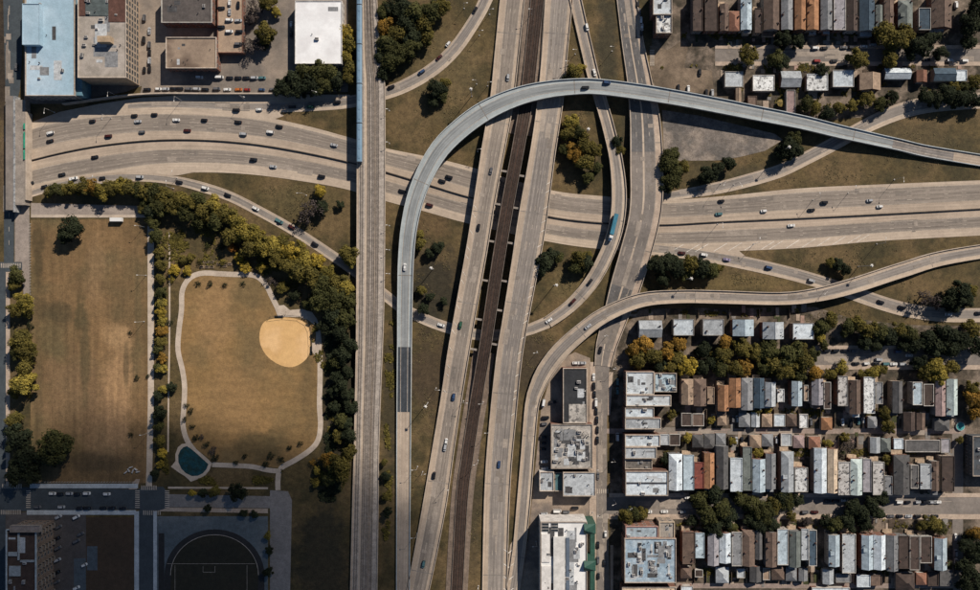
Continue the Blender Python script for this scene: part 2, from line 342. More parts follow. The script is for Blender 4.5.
# kerb ramps round the crossroads, park walks
sheet('pavement', [(129, 486), (136, 479), (140, 479), (137, 489), (129, 489)], SIDEW, .205, th=.2)
PATHM = mat('path_concrete', (.44, .37, .30), (.36, .30, .24), .12, fine=.15)
sheet('park_walk', [(31, 203), (140, 206), (144, 216), (148, 217.5), (31, 217.5)], mat('walk_dull', (.27, .228, .195), (.22, .186, .16), .1, fine=.2), .1); sheet('park_walk', rect(31, 146, 214.8, 217.6), PATHM, .104)
sheet('park_walk', [(147.5, 226), (154, 226), (154, 300), (154, 400), (152, 486), (146, 486), (148, 400)], PATHM, .11)
def walk(name, pts, w, m=PATHM, z=.12):
    p = Path([(x, y, w, z) for x, y in pts], 2.5); mb = MB(); p.strip(mb, (1, 0), (-1, 0)); return mb.build(name, m, None, 'structure')
walk('footpath', [(169.5, 232), (169.5, 330), (168.5, 400), (168, 452)], 1.6)
walk('footpath', [(216, 273.5), (205, 273), (195, 275), (187, 281), (182, 292), (181.5, 310), (179, 330), (178, 350), (182, 368), (184.5, 385), (184, 405), (183, 425), (187, 440), (194, 450)], 5.2)
walk('footpath', [(214, 273.5), (235, 274.5), (248, 274.5), (258, 277), (266, 285), (272, 297), (278, 309)], 5.2, z=.125)
sheet('plaza', [(274, 306), (284, 305), (290, 310), (302, 309), (312, 312), (317, 319), (320, 327), (322, 345), (320, 360), (312, 352), (312, 346), (316, 340), (316, 326), (308, 320), (300, 317), (278, 317)], PATHM, .13)
walk('footpath', [(320, 355), (320, 380), (319.5, 405), (320.5, 425), (318, 440), (310, 450), (295, 460), (281, 468), (278, 478), (278, 490)], 5.2)
walk('footpath', [(212, 464.5), (235, 465.5), (252, 466.5), (268, 470), (280, 471)], 4.8, z=.125)
walk('footpath', [(168, 487.5), (268, 488)], 2.0)
sheet('pond_surround', [(187, 443), (193, 446), (200, 452), (207, 458), (212, 463), (209.5, 470), (205.5, 475), (199, 478.5), (191, 481.5), (185, 476), (178.5, 472), (171, 466.5), (175.5, 461), (175.5, 454), (178, 447), (182, 443.8)], PATHM, .14)
sheet('pond', [(187, 446), (191, 448.5), (197, 453.5), (203, 459), (208.5, 464), (206.5, 469), (203, 473), (198, 475.5), (192, 475.8), (186, 473), (181.5, 468.5), (178.5, 462), (178.3, 455), (180.5, 450), (183.5, 447)], WATER, .17)
# school athletics ground
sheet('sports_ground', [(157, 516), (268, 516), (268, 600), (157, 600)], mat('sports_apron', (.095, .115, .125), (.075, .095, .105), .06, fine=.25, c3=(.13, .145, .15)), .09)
arc = lambda r, n=24: [(214.5+r*math.cos(math.pi*k/n), 575-r*.92*math.sin(math.pi*k/n)) for k in range(n+1)]
sheet('running_track', arc(50)+[(164.5, 602), (264.5, 602)], mat('track_black', (.028, .027, .028), (.022, .022, .022), .1), .12)
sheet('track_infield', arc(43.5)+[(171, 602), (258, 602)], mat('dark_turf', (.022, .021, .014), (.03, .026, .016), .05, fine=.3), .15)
mb = MB(); pa = arc(44); 
pt = Path([(x, y, .5, .18) for x, y in pa], 3); pt.strip(mb, (1, 0), (-1, 0)); mb.build('track_line', PAINTY, None, 'structure')
sheet('running_track', rect(158.5, 164.4, 533, 600), mat('track_black', (0, 0, 0)), .125)
mb = MB()
for a, b in (((167, 563.5), (255, 563.5)), ((175, 565), (175, 600)), ((247, 565), (247, 600)), ((203, 572), (215, 572)), ((203, 572), (203, 566)), ((215, 572), (215, 566))):
    p = Path([(*a, .3, .19), (*b, .3, .19)], 50); p.strip(mb, (1, 0), (-1, 0))
mb.build('pitch_line', PAINTY, None, 'structure')
sheet('tennis_court', rect(87, 97.5, 546, 570), mat('court_blue', (.08, .10, .115), (.065, .085, .1), .1), .1); sheet('tennis_court', rect(74, 86, 558, 600), mat('court_blue', (0, 0, 0)), .1)
# crosswalks: bars of paint
def crosswalk(cx, cy, along, n, ln=3.0, w=.6, gap=1.35, z=.13):
    mb = MB(); x, y = G(cx, cy)
    for k in range(n):
        o = (k-(n-1)/2)*gap
        if along == 'y': mb.quad((x-ln/2, y+o-w/2, z), (x+ln/2, y+o-w/2, z), (x+ln/2, y+o+w/2, z), (x-ln/2, y+o+w/2, z))
        else: mb.quad((x+o-w/2, y-ln/2, z), (x+o+w/2, y-ln/2, z), (x+o+w/2, y+ln/2, z), (x+o-w/2, y+ln/2, z))
    mb.build('crosswalk', PAINTY, None, 'structure')
for q in ((28.5, 499, 'y', 9), (137.5, 499, 'y', 9), (167.3, 499, 'y', 9), (152, 512.5, 'x', 9), (9, 512, 'x', 12), (12, 486, 'x', 10), (10, 265.5, 'x', 11), (600.5, 491, 'x', 8), (601, 516, 'x', 8), (652, 58, 'y', 9, 3, .6, 1.2, .2), (149, 487.5, 'x', 8)): crosswalk(*q)
# parking bays beside the stadium street and paint on the avenue
mb = MB(); p = Path([(602, 372, 1, .1), (601.5, 420, 1, .1), (602, 500, 1, .1), (604, 600, 1, .1)]); p.dashes(mb, (0, 0), 0, 1e9, 3, 6); mb.build('lane_marking', PAINTY, None, 'stuff')
mb = MB(); p = Path([(8.5, -5, 1, .1), (9, 120, 1, .1), (9, 258, 1, .1)]); p.dashes(mb, (0, 0), 0, 1e9, 3, 6); mb.build('lane_marking', PAINTY, None, 'stuff')

# ================================================================ THE EXPRESSWAY AT GROUND LEVEL
def edges(rows, z=0.12):
    """(x, y_top, y_bottom) -> stations"""
    out = []
    for i, (x, a, b) in enumerate(rows):
        p, q = rows[max(i-1, 0)], rows[min(i+1, len(rows)-1)]
        sl_ = ((q[1]+q[2])-(p[1]+p[2]))/2/(q[0]-p[0]); out.append((x, (a+b)/2, (b-a)*math.cos(math.atan(sl_)), z))
    return out
def road(name, path, bands, kind='structure', parent=None, th=None):
    """bands: [(from place, to place, material)] side by side -> ONE surface"""
    mb = MB(); ms = []
    for fr, to, m in bands:
        if m not in ms: ms.append(m)
        path.strip(mb, fr, to, mi=ms.index(m), uv=True)
    return mb.build(name, ms, parent, kind)
med = [(28, 161.5), (60, 153.5), (100, 146), (150, 140.8), (200, 140.3), (250, 144), (300, 152), (347, 162), (385, 172), (430, 185.5), (470, 197.5), (545, 216), (600, 223), (660, 225), (720, 222), (800, 218.5), (880, 214.5), (990, 208.5)]
top = [125.5, 117, 112.5, 110, 111.5, 115, 124.5, 137, 148, 157, 167, 189, 196, 200, 196.5, 188.5, 184.5, 180]
bot = [197, 190, 184, 175, 172.5, 174.5, 181, 189.5, 201, 213, 224, 241, 249, 252, 251.5, 248, 241, 235]
UP = Path(edges([(x, t, m-.5) for (x, m), t in zip(med, top)])); LO = Path(edges([(x, m+.5, b) for (x, m), b in zip(med, bot)]))
road('upper_carriageway', UP, [((1, 0), (.72, 0), CONC2), ((.72, 0), (-.42, 0), LANE), ((-.42, 0), (-1, 0), CONC)])
road('lower_carriageway', LO, [((1, 0), (.45, 0), CONC), ((.45, 0), (-.38, 0), LANE), ((-.38, 0), (-1, 0), CONC2)])
mb = MB()
for f in (.43, .15, -.13): UP.dashes(mb, (f, 0))
UP.line(mb, (.72, -.3)); UP.line(mb, (-.42, .3))
mb.build('lane_marking', PAINTY, None, 'stuff')
mb = MB()
for f in (.17, -.11): LO.dashes(mb, (f, 0))
LO.line(mb, (.45, -.3)); LO.line(mb, (-.38, .3))
mb.build('lane_marking', PAINTY, None, 'stuff')
bar = thing('median_barrier', 'barrier', 'dark concrete barrier running between the two carriageways of the wide expressway', V(490, 203))
MP = Path([(x, m, 1, .12) for x, m in med])
mb = MB(); MP.strip(mb, (0, .45), (0, -.45), dz=.35, th=.4); MP.strip(mb, (0, .16), (0, -.16), dz=.95, th=.6); o = mb.build('barrier_wall', DARKC, bar); o.location = -bar.location
# hatched shoulder of the lower carriageway
mb = MB()
for k in range(14):
    x = 676+k*14.6
    d, i = LO.near(x, 246); n = LO.n[i]; w = LO.w[i]; t = Vector((n.y, -n.x, 0)); p = LO.p[i]
    a = p-n*(w/2*.45)+t*4.5; b = p-n*(w/2*.97)-t*4.5; r = t*.28
    mb.quad(a-r+Vector((0, 0, .05)), b-r+Vector((0, 0, .05)), b+r+Vector((0, 0, .05)), a+r+Vector((0, 0, .05)))
mb.build('hatch_marking', PAINT, None, 'stuff')
sheet('expressway_apron', [(27, 124), (60, 112), (100, 104), (140, 98), (200, 94.5), (285, 94.5), (350, 95), (350, 104), (285, 112), (200, 113), (100, 114), (60, 119), (27, 128)], CONC2, .10)
# shoulder widening and gore aprons
sheet('gore_apron', [(126, 172), (160, 171), (196, 172), (178, 175.5), (150, 175), (126, 175)], CONC2, .135)
sheet('gore_apron', [(206, 107), (240, 110), (278, 111.5), (284, 116), (270, 121), (235, 117), (206, 113.5)], CONC2, .132)
sheet('gore_apron', [(658, 243), (700, 252), (745, 256), (738, 250), (700, 246)], CONC2, .136)

def ground_road(name, pts, bands, marks=(), lines=(), z=None):
    p = Path(pts); road(name, p, bands)
    mb = MB()
    for f in marks: p.dashes(mb, (f, 0), 2)
    for f in lines: p.line(mb, (f, 0))
    if mb.v: mb.build('lane_marking', PAINTY, None, 'stuff')
    return p
RB = [((1, 0), (.72, 0), CONC), ((.72, 0), (-.45, 0), LANE2), ((-.45, 0), (-1, 0), CONC2)]
TOPRAMP = ground_road('slip_road', [(128, 107, 7, .15), (165, 105, 9, .15), (200, 106, 10, .15), (240, 107.5, 10.5, .15), (280, 107, 11, .15), (320, 105, 11.5, .15), (350, 102, 12, .15), (385, 93.5, 12.5, .15), (410, 83.5, 13.5, .15), (435, 68, 13.5, .15), (455, 49, 13.5, .15), (470, 28, 13, .15), (482, 8, 13, .15), (490, -10, 13, .15)], RB, (), (.72, -.45))
EXITR = ground_road('slip_road', [(640, 248, 12, .16), (680, 252, 12, .16), (710, 256.5, 12, .16), (740, 262, 13, .16), (770, 268.5, 13, .16), (800, 276, 13, .16), (830, 285, 13, .16), (860, 295.5, 14, .16), (885, 304, 14, .16), (910, 310.5, 14, .16), (945, 315, 14, .16), (990, 315, 14, .16)], RB, (), (.72, -.45))
ONR = ground_road('slip_road', [(655, 198.5, 8, .15), (690, 193, 10, .15), (720, 187.5, 12, .15), (750, 180, 13, .15), (780, 171, 13, .15), (805, 159, 13, .15), (830, 146, 13.5, .15), (855, 132, 14, .15), (880, 119.5, 15, .15), (905, 110, 16, .15), (935, 104, 16, .15), (990, 100, 16, .15)], RB, (), (.72, -.45))
# the west slip road that swings under the railway, the flyover and the motorway, then climbs north as the looping ramp
LOOPP = [(28, 194, 8, .16), (60, 185, 9, .16), (100, 178.5, 9, .16), (140, 177, 9, .16), (175, 180.5, 9, .16), (205, 188, 10, .16), (230, 196.5, 10, .16), (255, 209, 10, .16), (280, 222.5, 10, .16), (305, 237.5, 10, .16), (330, 254, 10, .16), (350, 268, 10, .16), (370, 283, 10, .16), (400, 306.5, 11, .16), (420, 317, 11, .16), (444, 326.5, 11, .16), (480, 335, 11, .16), (520, 332, 11, .2), (548, 322, 12, .3)]
LOOPG = ground_road('slip_road', LOOPP, [((1, 0), (.55, 0), CONC), ((.55, 0), (-.55, 0), LANE2), ((-.55, 0), (-1, 0), CONC2)], (), (.55, -.55))

def patches(path, lo, hi, n, seed, z=.03, parent=None):
    """mended slabs along a road"""
    r = random.Random(seed)
    for m in (mat('patch_dark', (.195, .168, .142), (.17, .147, .125), .2, fine=.2), mat('patch_pale', (.285, .243, .203), (.255, .217, .18), .2, fine=.2)):
        mb = MB()
        for k in range(n):
            d = r.uniform(5, path.len-25); l = r.choice([2.5, 4, 6, 10, 18]); f = r.uniform(lo, hi); w = r.choice([.5, 1.2, 3.2, 3.2]); path.strip(mb, (f, w/2), (f, -w/2), d, d+l, z); z += .0008
        o = mb.build('road_patch', m, parent, None if parent else 'stuff')
        if parent: o['kind'] = 'stuff'; o.location = -parent.location
        z += .012
patches(UP, -.38, .68, 22, 1); patches(LO, -.34, .4, 22, 2); patches(TOPRAMP, -.35, .6, 10, 3); patches(EXITR, -.35, .6, 8, 4); patches(ONR, -.35, .6, 8, 5)
for k, (pts, w) in enumerate((([(607, 505.5), (985, 505.5)], 16), ([(815, 357), (985, 357)], 14), ([(715, 55.5), (985, 55.5)], 12), ([(602, 372), (601.5, 420), (602, 500), (604, 600)], 10), ([(607, 431), (965, 431)], 4), ([(8.5, -5), (9, 258)], 9))): patches(Path([(x, y, w, .085) for x, y in pts]), -.8, .8, 16, 10+k)
# ================================================================ ELEVATED ROADS
def deck(name, cat, label, pts, bands, par=PARA, markf=(), linef=(), split=None, pier=True, thick=1.3, pierw=.5, parh=.9, joints=0, pier_off=12):
    """an elevated road as a thing: road surface, body, two parapets, piers, markings"""
    p = Path(pts); t = thing(name, cat, label, p.p[len(p.p)//2].xy.to_3d()); off = -t.location
    def fin(o): o.location = off; return o
    fin(road('road_surface', p, bands, kind=None, parent=t))
    # body under the surface: hanging slab where high, solid bank where low
    mb = MB(); rows = []
    for q, n, w in zip(p.p, p.n, p.w):
        zb = q.z-thick if q.z > 2.4 else -.2
        l = q+n*(w/2+.02); r = q-n*(w/2+.02); rows.append((l, r, q.z-.02, zb))
    for l, r, zt, zb in rows: mb.v += [(l.x, l.y, zt), (r.x, r.y, zt), (r.x, r.y, zb), (l.x, l.y, zb)]
    for k in range(len(rows)-1):
        a, b = 4*k, 4*k+4
        for f in ((a, a+1, b+1, b), (a+1, a+2, b+2, b+1), (a+2, a+3, b+3, b+2), (a+3, a, b, b+3)): mb.f.append(f); mb.m.append(0)
    n = len(mb.v); mb.f += [(3, 2, 1, 0), (n-4, n-3, n-2, n-1)]; mb.m += [0, 0]
    fin(mb.build('girder', CONCD, t))
    for sgn in (1, -1):
        mb = MB(); p.strip(mb, (sgn, .02 if sgn > 0 else .43), (sgn, -.43 if sgn > 0 else -.02), dz=parh, th=parh+.3); fin(mb.build('parapet', par, t))
    if markf or linef:
        mb = MB()
        for f in markf: p.dashes(mb, (f, 0), 2)
        for f in linef: p.line(mb, (f, 0))
        o = fin(mb.build('lane_marking', PAINTY, t)); o['kind'] = 'stuff'
    if joints:
        d = joints/2
        while d < p.len:
            mb = MB(); p.strip(mb, (1, -.5), (-1, .5), d, d+.5, .03, step=1); fin(mb.build('expansion_joint', mat('joint_rubber', (.2, .18, .16)), t)); d += joints
    if pier:
        d = pier_off
        while d < p.len:
            q, nn, w = p.at(d)
            if q.z > 3.2:
                a = math.atan2(nn.y, nn.x); mb = MB(); mb.obox(q.x, q.y, a, w*.82, 1.5, q.z-thick-1.1, q.z-thick-.03)
                for s_ in ((-.28, .28) if w > 11 else (0,)): mb.obox(q.x+nn.x*w*s_, q.y+nn.y*w*s_, a, 1.5, 1.3, -.1, q.z-thick-1.13)
                fin(mb.build('pier', CONCD, t))
            d += 26
    return t, p
def ns(rows, zf):
    out = []
    for i, (y, a, b) in enumerate(rows):
        p, q = rows[max(i-1, 0)], rows[min(i+1, len(rows)-1)]
        sl_ = ((q[1]+q[2])-(p[1]+p[2]))/2/(q[0]-p[0]); out.append(((a+b)/2, y, (b-a)*math.cos(math.atan(sl_)), zf(y)))
    return out
def zmw(y):
    def sm(a, b, t): t = min(max((t-a)/(b-a), 0), 1); return t*t*(3-2*t)
    return .6+5.2*sm(70, 165, y)*(1-sm(325, 425, y))
WR = [(-12, 502, 527), (0, 500, 525), (50, 495, 519.5), (100, 490, 514), (150, 481.5, 505), (200, 474, 495.5), (250, 466, 487.5), (300, 457, 478.5), (350, 448, 470), (400, 440.5, 462), (450, 432, 454.5), (500, 423.5, 447.5), (550, 414.5, 438), (602, 404.5, 427)]
ER = [(-12, 546, 574.5), (0, 545, 573), (50, 542, 568), (100, 537.5, 563.5), (150, 530.5, 556), (220, 518, 547), (260, 512, 540), (320, 502.5, 528.6), (360, 496, 522), (420, 489.5, 516), (470, 485.5, 511.5), (520, 483.5, 509), (602, 482, 507)]
MB_ = [((1, 0), (.66, 0), CONC), ((.66, 0), (-.48, 0), LANE2), ((-.48, 0), (-1, 0), CONC)]
# stations run downwards in the picture, so left-positive is the picture's right
MWT, MW = deck('motorway_viaduct', 'viaduct', 'pale concrete motorway viaduct left of the brown railway strip, chevron shoulder on its left', ns(WR, zmw), [((1, 0), (.62, 0), CONC), ((.62, 0), (-.45, 0), LANE), ((-.45, 0), (-1, 0), CONC)], markf=(.28, -.08), linef=(.62, -.45), joints=60)
MET, ME = deck('motorway_viaduct', 'viaduct', 'pale concrete motorway viaduct right of the brown railway strip with grey worn lanes', ns(ER, zmw), [((1, 0), (.66, 0), CONC), ((.66, 0), (-.55, 0), LANE2), ((-.55, 0), (-1, 0), CONC)], markf=(.36, .06, -.25), linef=(.66, -.55), joints=60)
for t, p, s_, y0, y1, nm in ((MWT, MW, -1, 205, 400, 'w'), (MET, ME, 1, 180, 420, 'e')):
    mb = MB(); k = y0
    while k < y1:
        r = WR if nm == 'w' else ER
        x = next(a[1 if nm == 'w' else 2] for a in r if a[0] >= k)
        d, i = p.near(x, k); n = p.n[i]; w = p.w[i]; tt = Vector((n.y, -n.x, 0)); q = p.p[i]+Vector((0, 0, .05))
        a = q+n*(s_*w/2*.62)+tt*1.2; b = q+n*(s_*w/2*.93)-tt*1.2; r_ = tt*.2
        mb.quad(a-r_, b-r_, b+r_, a+r_); k += 13
    o = mb.build('shoulder_marking', PAINT, t); o['kind'] = 'stuff'; o.location = -t.location
FLT, FL = deck('curved_flyover', 'flyover', 'long blue-grey curved flyover arching over the whole interchange',
    [(403, 605, 13.5, .6), (403.5, 500, 14, .6), (404, 412, 14.5, .9), (404.5, 347, 14.5, 2.6), (405, 300, 15, 4), (406, 260, 15.5, 5.4), (409, 228, 16, 6.6), (415, 200, 17, 7.2), (425, 174, 18, 7.5), (440, 149, 19, 7.6), (460, 129, 19.5, 7.7), (485, 111, 19.5, 7.7), (515, 97.5, 18, 7.7), (545, 90, 16.5, 7.7), (575, 86.8, 15.5, 7.7), (600, 87, 15, 7.7), (640, 92, 15, 7.7), (680, 98.5, 14.5, 7.5), (720, 106, 14.5, 7.2), (760, 114, 14, 6.8), (800, 122, 13.5, 6.2), (850, 134, 12.5, 5), (893, 143.5, 11.5, 3.2), (930, 152, 11.5, 1.6), (990, 162, 12, .5)],
    [((1, 0), (.5, 0), BLUEC), ((.5, 0), (-.45, 0), BLUEL), ((-.45, 0), (-1, 0), BLUEC)], par=PARAB, linef=(.5, -.45), pier=True, thick=1.5, joints=62)
def overlay(t, p, y0, y1, m, name='road_overlay', axis=1):
    a, b = sorted((p.near(*y0)[0], p.near(*y1)[0])); mb = MB(); p.strip(mb, (1, -.5), (-1, .5), a, b, .045, uv=True); o = mb.build(name, m, t); o.location = -t.location
overlay(FLT, FL, (404, 347), (404, 410), mat('overlay_slate', (.05, .058, .068), (.042, .05, .058), .06, streak=.35)); overlay(FLT, FL, (404, 411), (403, 604), CONC); overlay(FLT, FL, (894, 144), (955, 157), mat('overlay_grey', (.2, .18, .165), (.165, .15, .14), .06, streak=.3)); overlay(FLT, FL, (956, 157), (990, 162), CONC)
LRT, LR = deck('curved_ramp', 'ramp', 'tan ramp curving from the right edge round above the white-roofed houses to bottom centre',
    [(990, 250, 14, .5), (940, 258.5, 14.5, 1.5), (900, 270.5, 15, 3.6), (850, 286.5, 15, 6), (815, 295, 13.5, 6.4), (780, 298.5, 12.5, 6.5), (720, 297, 13, 6.6), (680, 296.5, 13, 6.7), (641, 300, 14, 6.7), (605, 314.5, 15, 6.4), (582, 331, 16, 5.5), (560, 351, 17, 4), (545, 371, 17, 2.4), (537, 388, 15.5, 1.4), (532, 405, 14, .8), (528, 450, 13.5, .6), (524, 500, 14, .6), (519, 550, 13, .6), (511, 603, 13, .6)],
    [((1, 0), (.45, 0), CONC2), ((.45, 0), (-.5, 0), LANE2), ((-.5, 0), (-1, 0), CONC)], linef=(.45, -.5), joints=80)
LUT, LU = deck('looping_ramp', 'ramp', 'narrow tan ramp looping up beside the tree clumps, blue lorry on its bend',
    [(548, 322, 12, .34), (570, 306, 13, 1.1), (590, 284, 14, 2.9), (603, 262, 14.5, 4.6), (613, 238, 14.5, 5.4), (618, 215, 14.5, 5.6), (619, 190, 14.5, 5.5), (616, 160, 13, 4.2), (609, 130, 12, 2.6), (602, 105, 12, 1.3), (593, 75, 12, .6), (587, 50, 12, .5), (580, 20, 12, .5), (573, -12, 12, .5)],
    [((1, 0), (.5, 0), CONC), ((.5, 0), (-.45, 0), LANE2), ((-.45, 0), (-1, 0), CONC2)], linef=(.5, -.45), joints=55)
RRT, RR = deck('avenue_bridge', 'bridge', 'wide grey avenue bridge with pale centre strip, right of the looping ramp',
    [(625, -14, 20, .3), (628, 10, 20.5, .3), (633, 45, 22, .4), (640, 85, 25, .8), (645, 120, 30, 2.6), (646.5, 160, 32.5, 4.8), (646.5, 200, 32, 5.4), (643, 225, 31, 5.2), (635, 255, 31, 4), (625, 288, 30, 2), (616, 315, 25, .7), (606.5, 345, 21, .3), (603, 366, 17, .25)],
    [((1, 0), (.56, 0), SIDEW), ((.56, 0), (-.12, 0), STREET), ((-.12, 0), (-.23, 0), CONC2), ((-.23, 0), (-1, 0), STREET)], linef=(.53, -.94), markf=(.22, -.6), joints=70)
for y0, y1 in (((404, 347), (404, 410)), ((404, 411), (403, 604)), ((894, 144), (990, 162))):
    a, b = sorted((FL.near(*y0)[0], FL.near(*y1)[0])); mb = MB(); FL.line(mb, (.5, 0), a, b, .3, .09); FL.line(mb, (-.45, 0), a, b, .3, .09); o = mb.build('lane_marking', PAINTY, FLT); o['kind'] = 'stuff'; o.location = -FLT.location
overlay_m = mat('fresh_asphalt', (.125, .12, .117), (.1, .096, .094), .1, streak=.2)
for y0, y1 in (((630, -10), (645, 155)), ((622, 285), (612, 320))):
    a, b = RR.near(*y0)[0], RR.near(*y1)[0]; mb = MB(); RR.strip(mb, (.55, 0), (-.11, 0), a, b, .045, uv=True); RR.strip(mb, (-.24, 0), (-1, .5), a, b, .045, uv=True); o = mb.build('road_overlay', overlay_m, RRT); o.location = -RRT.location
patches(MW, -.4, .55, 14, 31, .006, MWT); patches(ME, -.5, .6, 14, 32, .006, MET); patches(RR, -.9, .5, 10, 33, .06, RRT); patches(LR, -.4, .4, 12, 34, .02, LRT)
# gore between the motorway and the curved ramp, with its chevrons
sheet('gore_apron', [(510, 545), (514, 538), (512, 600), (507, 600), (508, 565)], CONC, .4, th=.4)
mb = MB()
for y in (551, 565.5, 578, 590):
    cx, cy = G(508.5, y); z = .75
    for s_ in (-1, 1): mb.quad((cx, cy-1.2, z), (cx+s_*3.2, cy+1.3, z), (cx+s_*3.2, cy+1.85, z), (cx, cy-.6, z))
mb.build('chevron_marking', PAINT, None, 'stuff')

# ================================================================ RAILWAYS
def railway(name, label, pts, bands, tracks, par, tie_w=2.5, third=False, thick=1.6, gauge=1.5, tiem=TIE, cat='railway'):
    t, p = deck(name, cat, label, pts, bands, par=par, parh=.55, thick=thick)
    off = -t.location
    for f in tracks:
        mb = MB(); d = .5
        while d < p.len-1:
            q, n, w = p.at(d); c = q+n*(f*w/2); mb.obox(c.x, c.y, math.atan2(n.y, n.x), tie_w, .26, q.z+.02, q.z+.16); d += .75
        o = mb.build('sleepers', tiem, t); o['kind'] = 'stuff'; o.location = off
        for s_ in (1, -1):
            mb = MB(); p.strip(mb, (f, s_*gauge/2+.06), (f, s_*gauge/2-.06), dz=.32, th=.16); o = mb.build('rail', STEEL, t); o.location = off
    return t, p
def zrl(y): return 6.0 if y < 300 else 6-4.6*min((y-300)/150, 1)
RV = [(-12, 357, 376.5), (20, 357, 378), (60, 357, 381), (80, 357, 384.5), (120, 357, 385), (200, 357, 385), (300, 356.5, 384), (350, 356, 382.5), (400, 355, 380.5), (450, 354, 379), (500, 352.5, 378.5), (602, 350, 377)]
TRK = mat('track_strip', (.25, .215, .185), (.2, .172, .15), .2, streak=.3, fine=.3)
RVT, RV_P = railway('railway_viaduct', 'long straight four-track railway viaduct running from top to bottom left of centre', ns(RV, zrl),
    [((1, 0), (.52, 0), BALLAST), ((.52, 0), (.38, 0), TRK), ((.38, 0), (.24, 0), CONC2), ((.24, 0), (.10, 0), TRK), ((.10, 0), (-.08, 0), BALLAST), ((-.08, 0), (-.22, 0), TRK), ((-.22, 0), (-.46, 0), CONC2), ((-.46, 0), (-.86, 0), BALLAST), ((-.86, 0), (-1, 0), CONC)], (.45, .17, -.15, -.66), PARA, tiem=mat('tie_pale', (.33, .285, .24), (.25, .215, .18), .5))
def zbr(y): return max(.45, zmw(y)-.6)
BR = [(538.5, -12, 14, zbr(-12)), (537.3, 0, 13.5, zbr(0)), (532, 50, 13, zbr(50)), (526.5, 100, 13, zbr(100)), (521.5, 130, 12.7, zbr(130)), (517, 155, 12.5, zbr(155)), (508.5, 200, 12.5, zbr(200)), (500, 250, 12.5, zbr(250)), (491.5, 305, 12.3, zbr(305)), (485.5, 345, 12, zbr(345)), (479.6, 380, 12, zbr(380)), (473, 420, 12, zbr(420)), (467, 460, 12, zbr(460)), (462, 500, 12, zbr(500)), (456.5, 602, 12, zbr(602))]
BRT, BR_P = railway('rapid_transit_line', 'dark brown two-track rail line between the two motorway viaducts', BR, [((1, 0), (-1, 0), BROWN)], (.42, -.42), mat('rail_edge_wall', (.14, .115, .095), (.11, .09, .075), .3), tiem=mat('tie_dark', (.06, .042, .034), (.045, .032, .026), .5))
# gravel shoulders of the line where it lies on the ground
for nm, pts, w in (('ballast_shoulder', [(537.5, -12), (532, 50), (524, 112), (521, 135)], 24), ('ballast_shoulder', [(484, 352), (479.6, 380), (470, 440), (462, 500), (456, 602)], 22)):
    p = Path([(x, y, w, .3) for x, y in pts]); mb = MB(); p.strip(mb, (1, 0), (-1, 0), uv=True); mb.build(nm, mat('shoulder_gravel', (.19, .145, .11), (.145, .11, .085), .1, fine=.3, streak=.2), None, 'structure')
for x0, y0, x1, y1 in ((525.5, -6, 516.5, 96), (545, -6, 539, 90)):
    b = thing('median_wall', 'barrier', 'low dark concrete wall on the %s of the rail line at the picture top' % ('left' if x0 < 530 else 'right'), V((x0+x1)/2, (y0+y1)/2)); p = Path([(x0, y0, 1, .3), (x1, y1, 1, .3)]); mb = MB(); p.strip(mb, (0, .3), (0, -.3), dz=.9, th=1); o = mb.build('wall_body', DARKC, b); o.location = -b.location
# beams across the open slots beside the line
for xs in (((503, 171), (497, 204), (490, 241), (483, 280), (477, 319), (472, 349)), ((522.5, 176), (516, 208), (510, 243), (504, 281), (498, 310), (493, 344))):
    for x, y in xs:
        z = zmw(y)-.8; cx, cy = G(x, y, z); mb = MB(); mb.obox(cx-BRT.location.x, cy-BRT.location.y, math.radians(-10), 6.5, 1.3, z-1.2, z); mb.build('cross_beam', mat('cross_beam_concrete', (.25, .22, .19)), BRT)
write_roads = None
# ================================================================ BUILDINGS
ROOFC = {'white': ((.48, .53, .56), (.39, .44, .475)), 'pale grey': ((.34, .365, .38), (.27, .29, .305)), 'grey': ((.185, .19, .195), (.145, .15, .155)), 'dark grey': ((.085, .083, .082), (.065, .064, .064)),
         'brown': ((.125, .088, .068), (.095, .067, .053)), 'orange': ((.29, .15, .078), (.23, .118, .06)), 'red': ((.20, .06, .045), (.155, .048, .037)), 'green': ((.125, .14, .13), (.095, .108, .1)),
         'tan': ((.28, .205, .145), (.22, .16, .115)), 'lilac': ((.245, .235, .25), (.195, .187, .2)), 'navy': ((.045, .07, .095), (.035, .055, .075)), 'mint': ((.40, .465, .45), (.33, .39, .375)),
         'pink': ((.27, .2, .19), (.22, .16, .15)), 'light blue': ((.33, .395, .435), (.26, .32, .355)), 'dark brown': ((.06, .043, .036), (.045, .033, .028)), 'speckled': ((.34, .33, .315), (.11, .105, .1)),
         'rust': ((.21, .105, .07), (.165, .083, .056)), 'cream': ((.5, .40, .29), (.42, .33, .24)), 'white-speckled': ((.52, .53, .52), (.16, .16, .16)), 'teal': ((.06, .13, .15), (.05, .11, .12))}
def roofm(c):
    a, b = ROOFC[c]; sp = 'speckled' in c
    return mat('roof_'+c.replace(' ', '_'), a, b, .55 if sp else .3, fine=.3, vary=.16, thr=(.52, .6) if sp else (.35, .7))
WALLC = {'brick': mat('wall_brick', (.17, .085, .06), (.12, .062, .046), .6, vary=.25), 'siding': mat('wall_siding', (.30, .28, .255), (.25, .235, .215), .4, vary=.25),
         'greysiding': mat('wall_grey_siding', (.16, .16, .16), (.13, .13, .13), .4, vary=.2), 'stone': mat('wall_stone', (.29, .235, .185), (.23, .185, .145), .5, vary=.15), 'white': mat('wall_white', (.5, .48, .45), (.42, .4, .38), .4, vary=.1)}
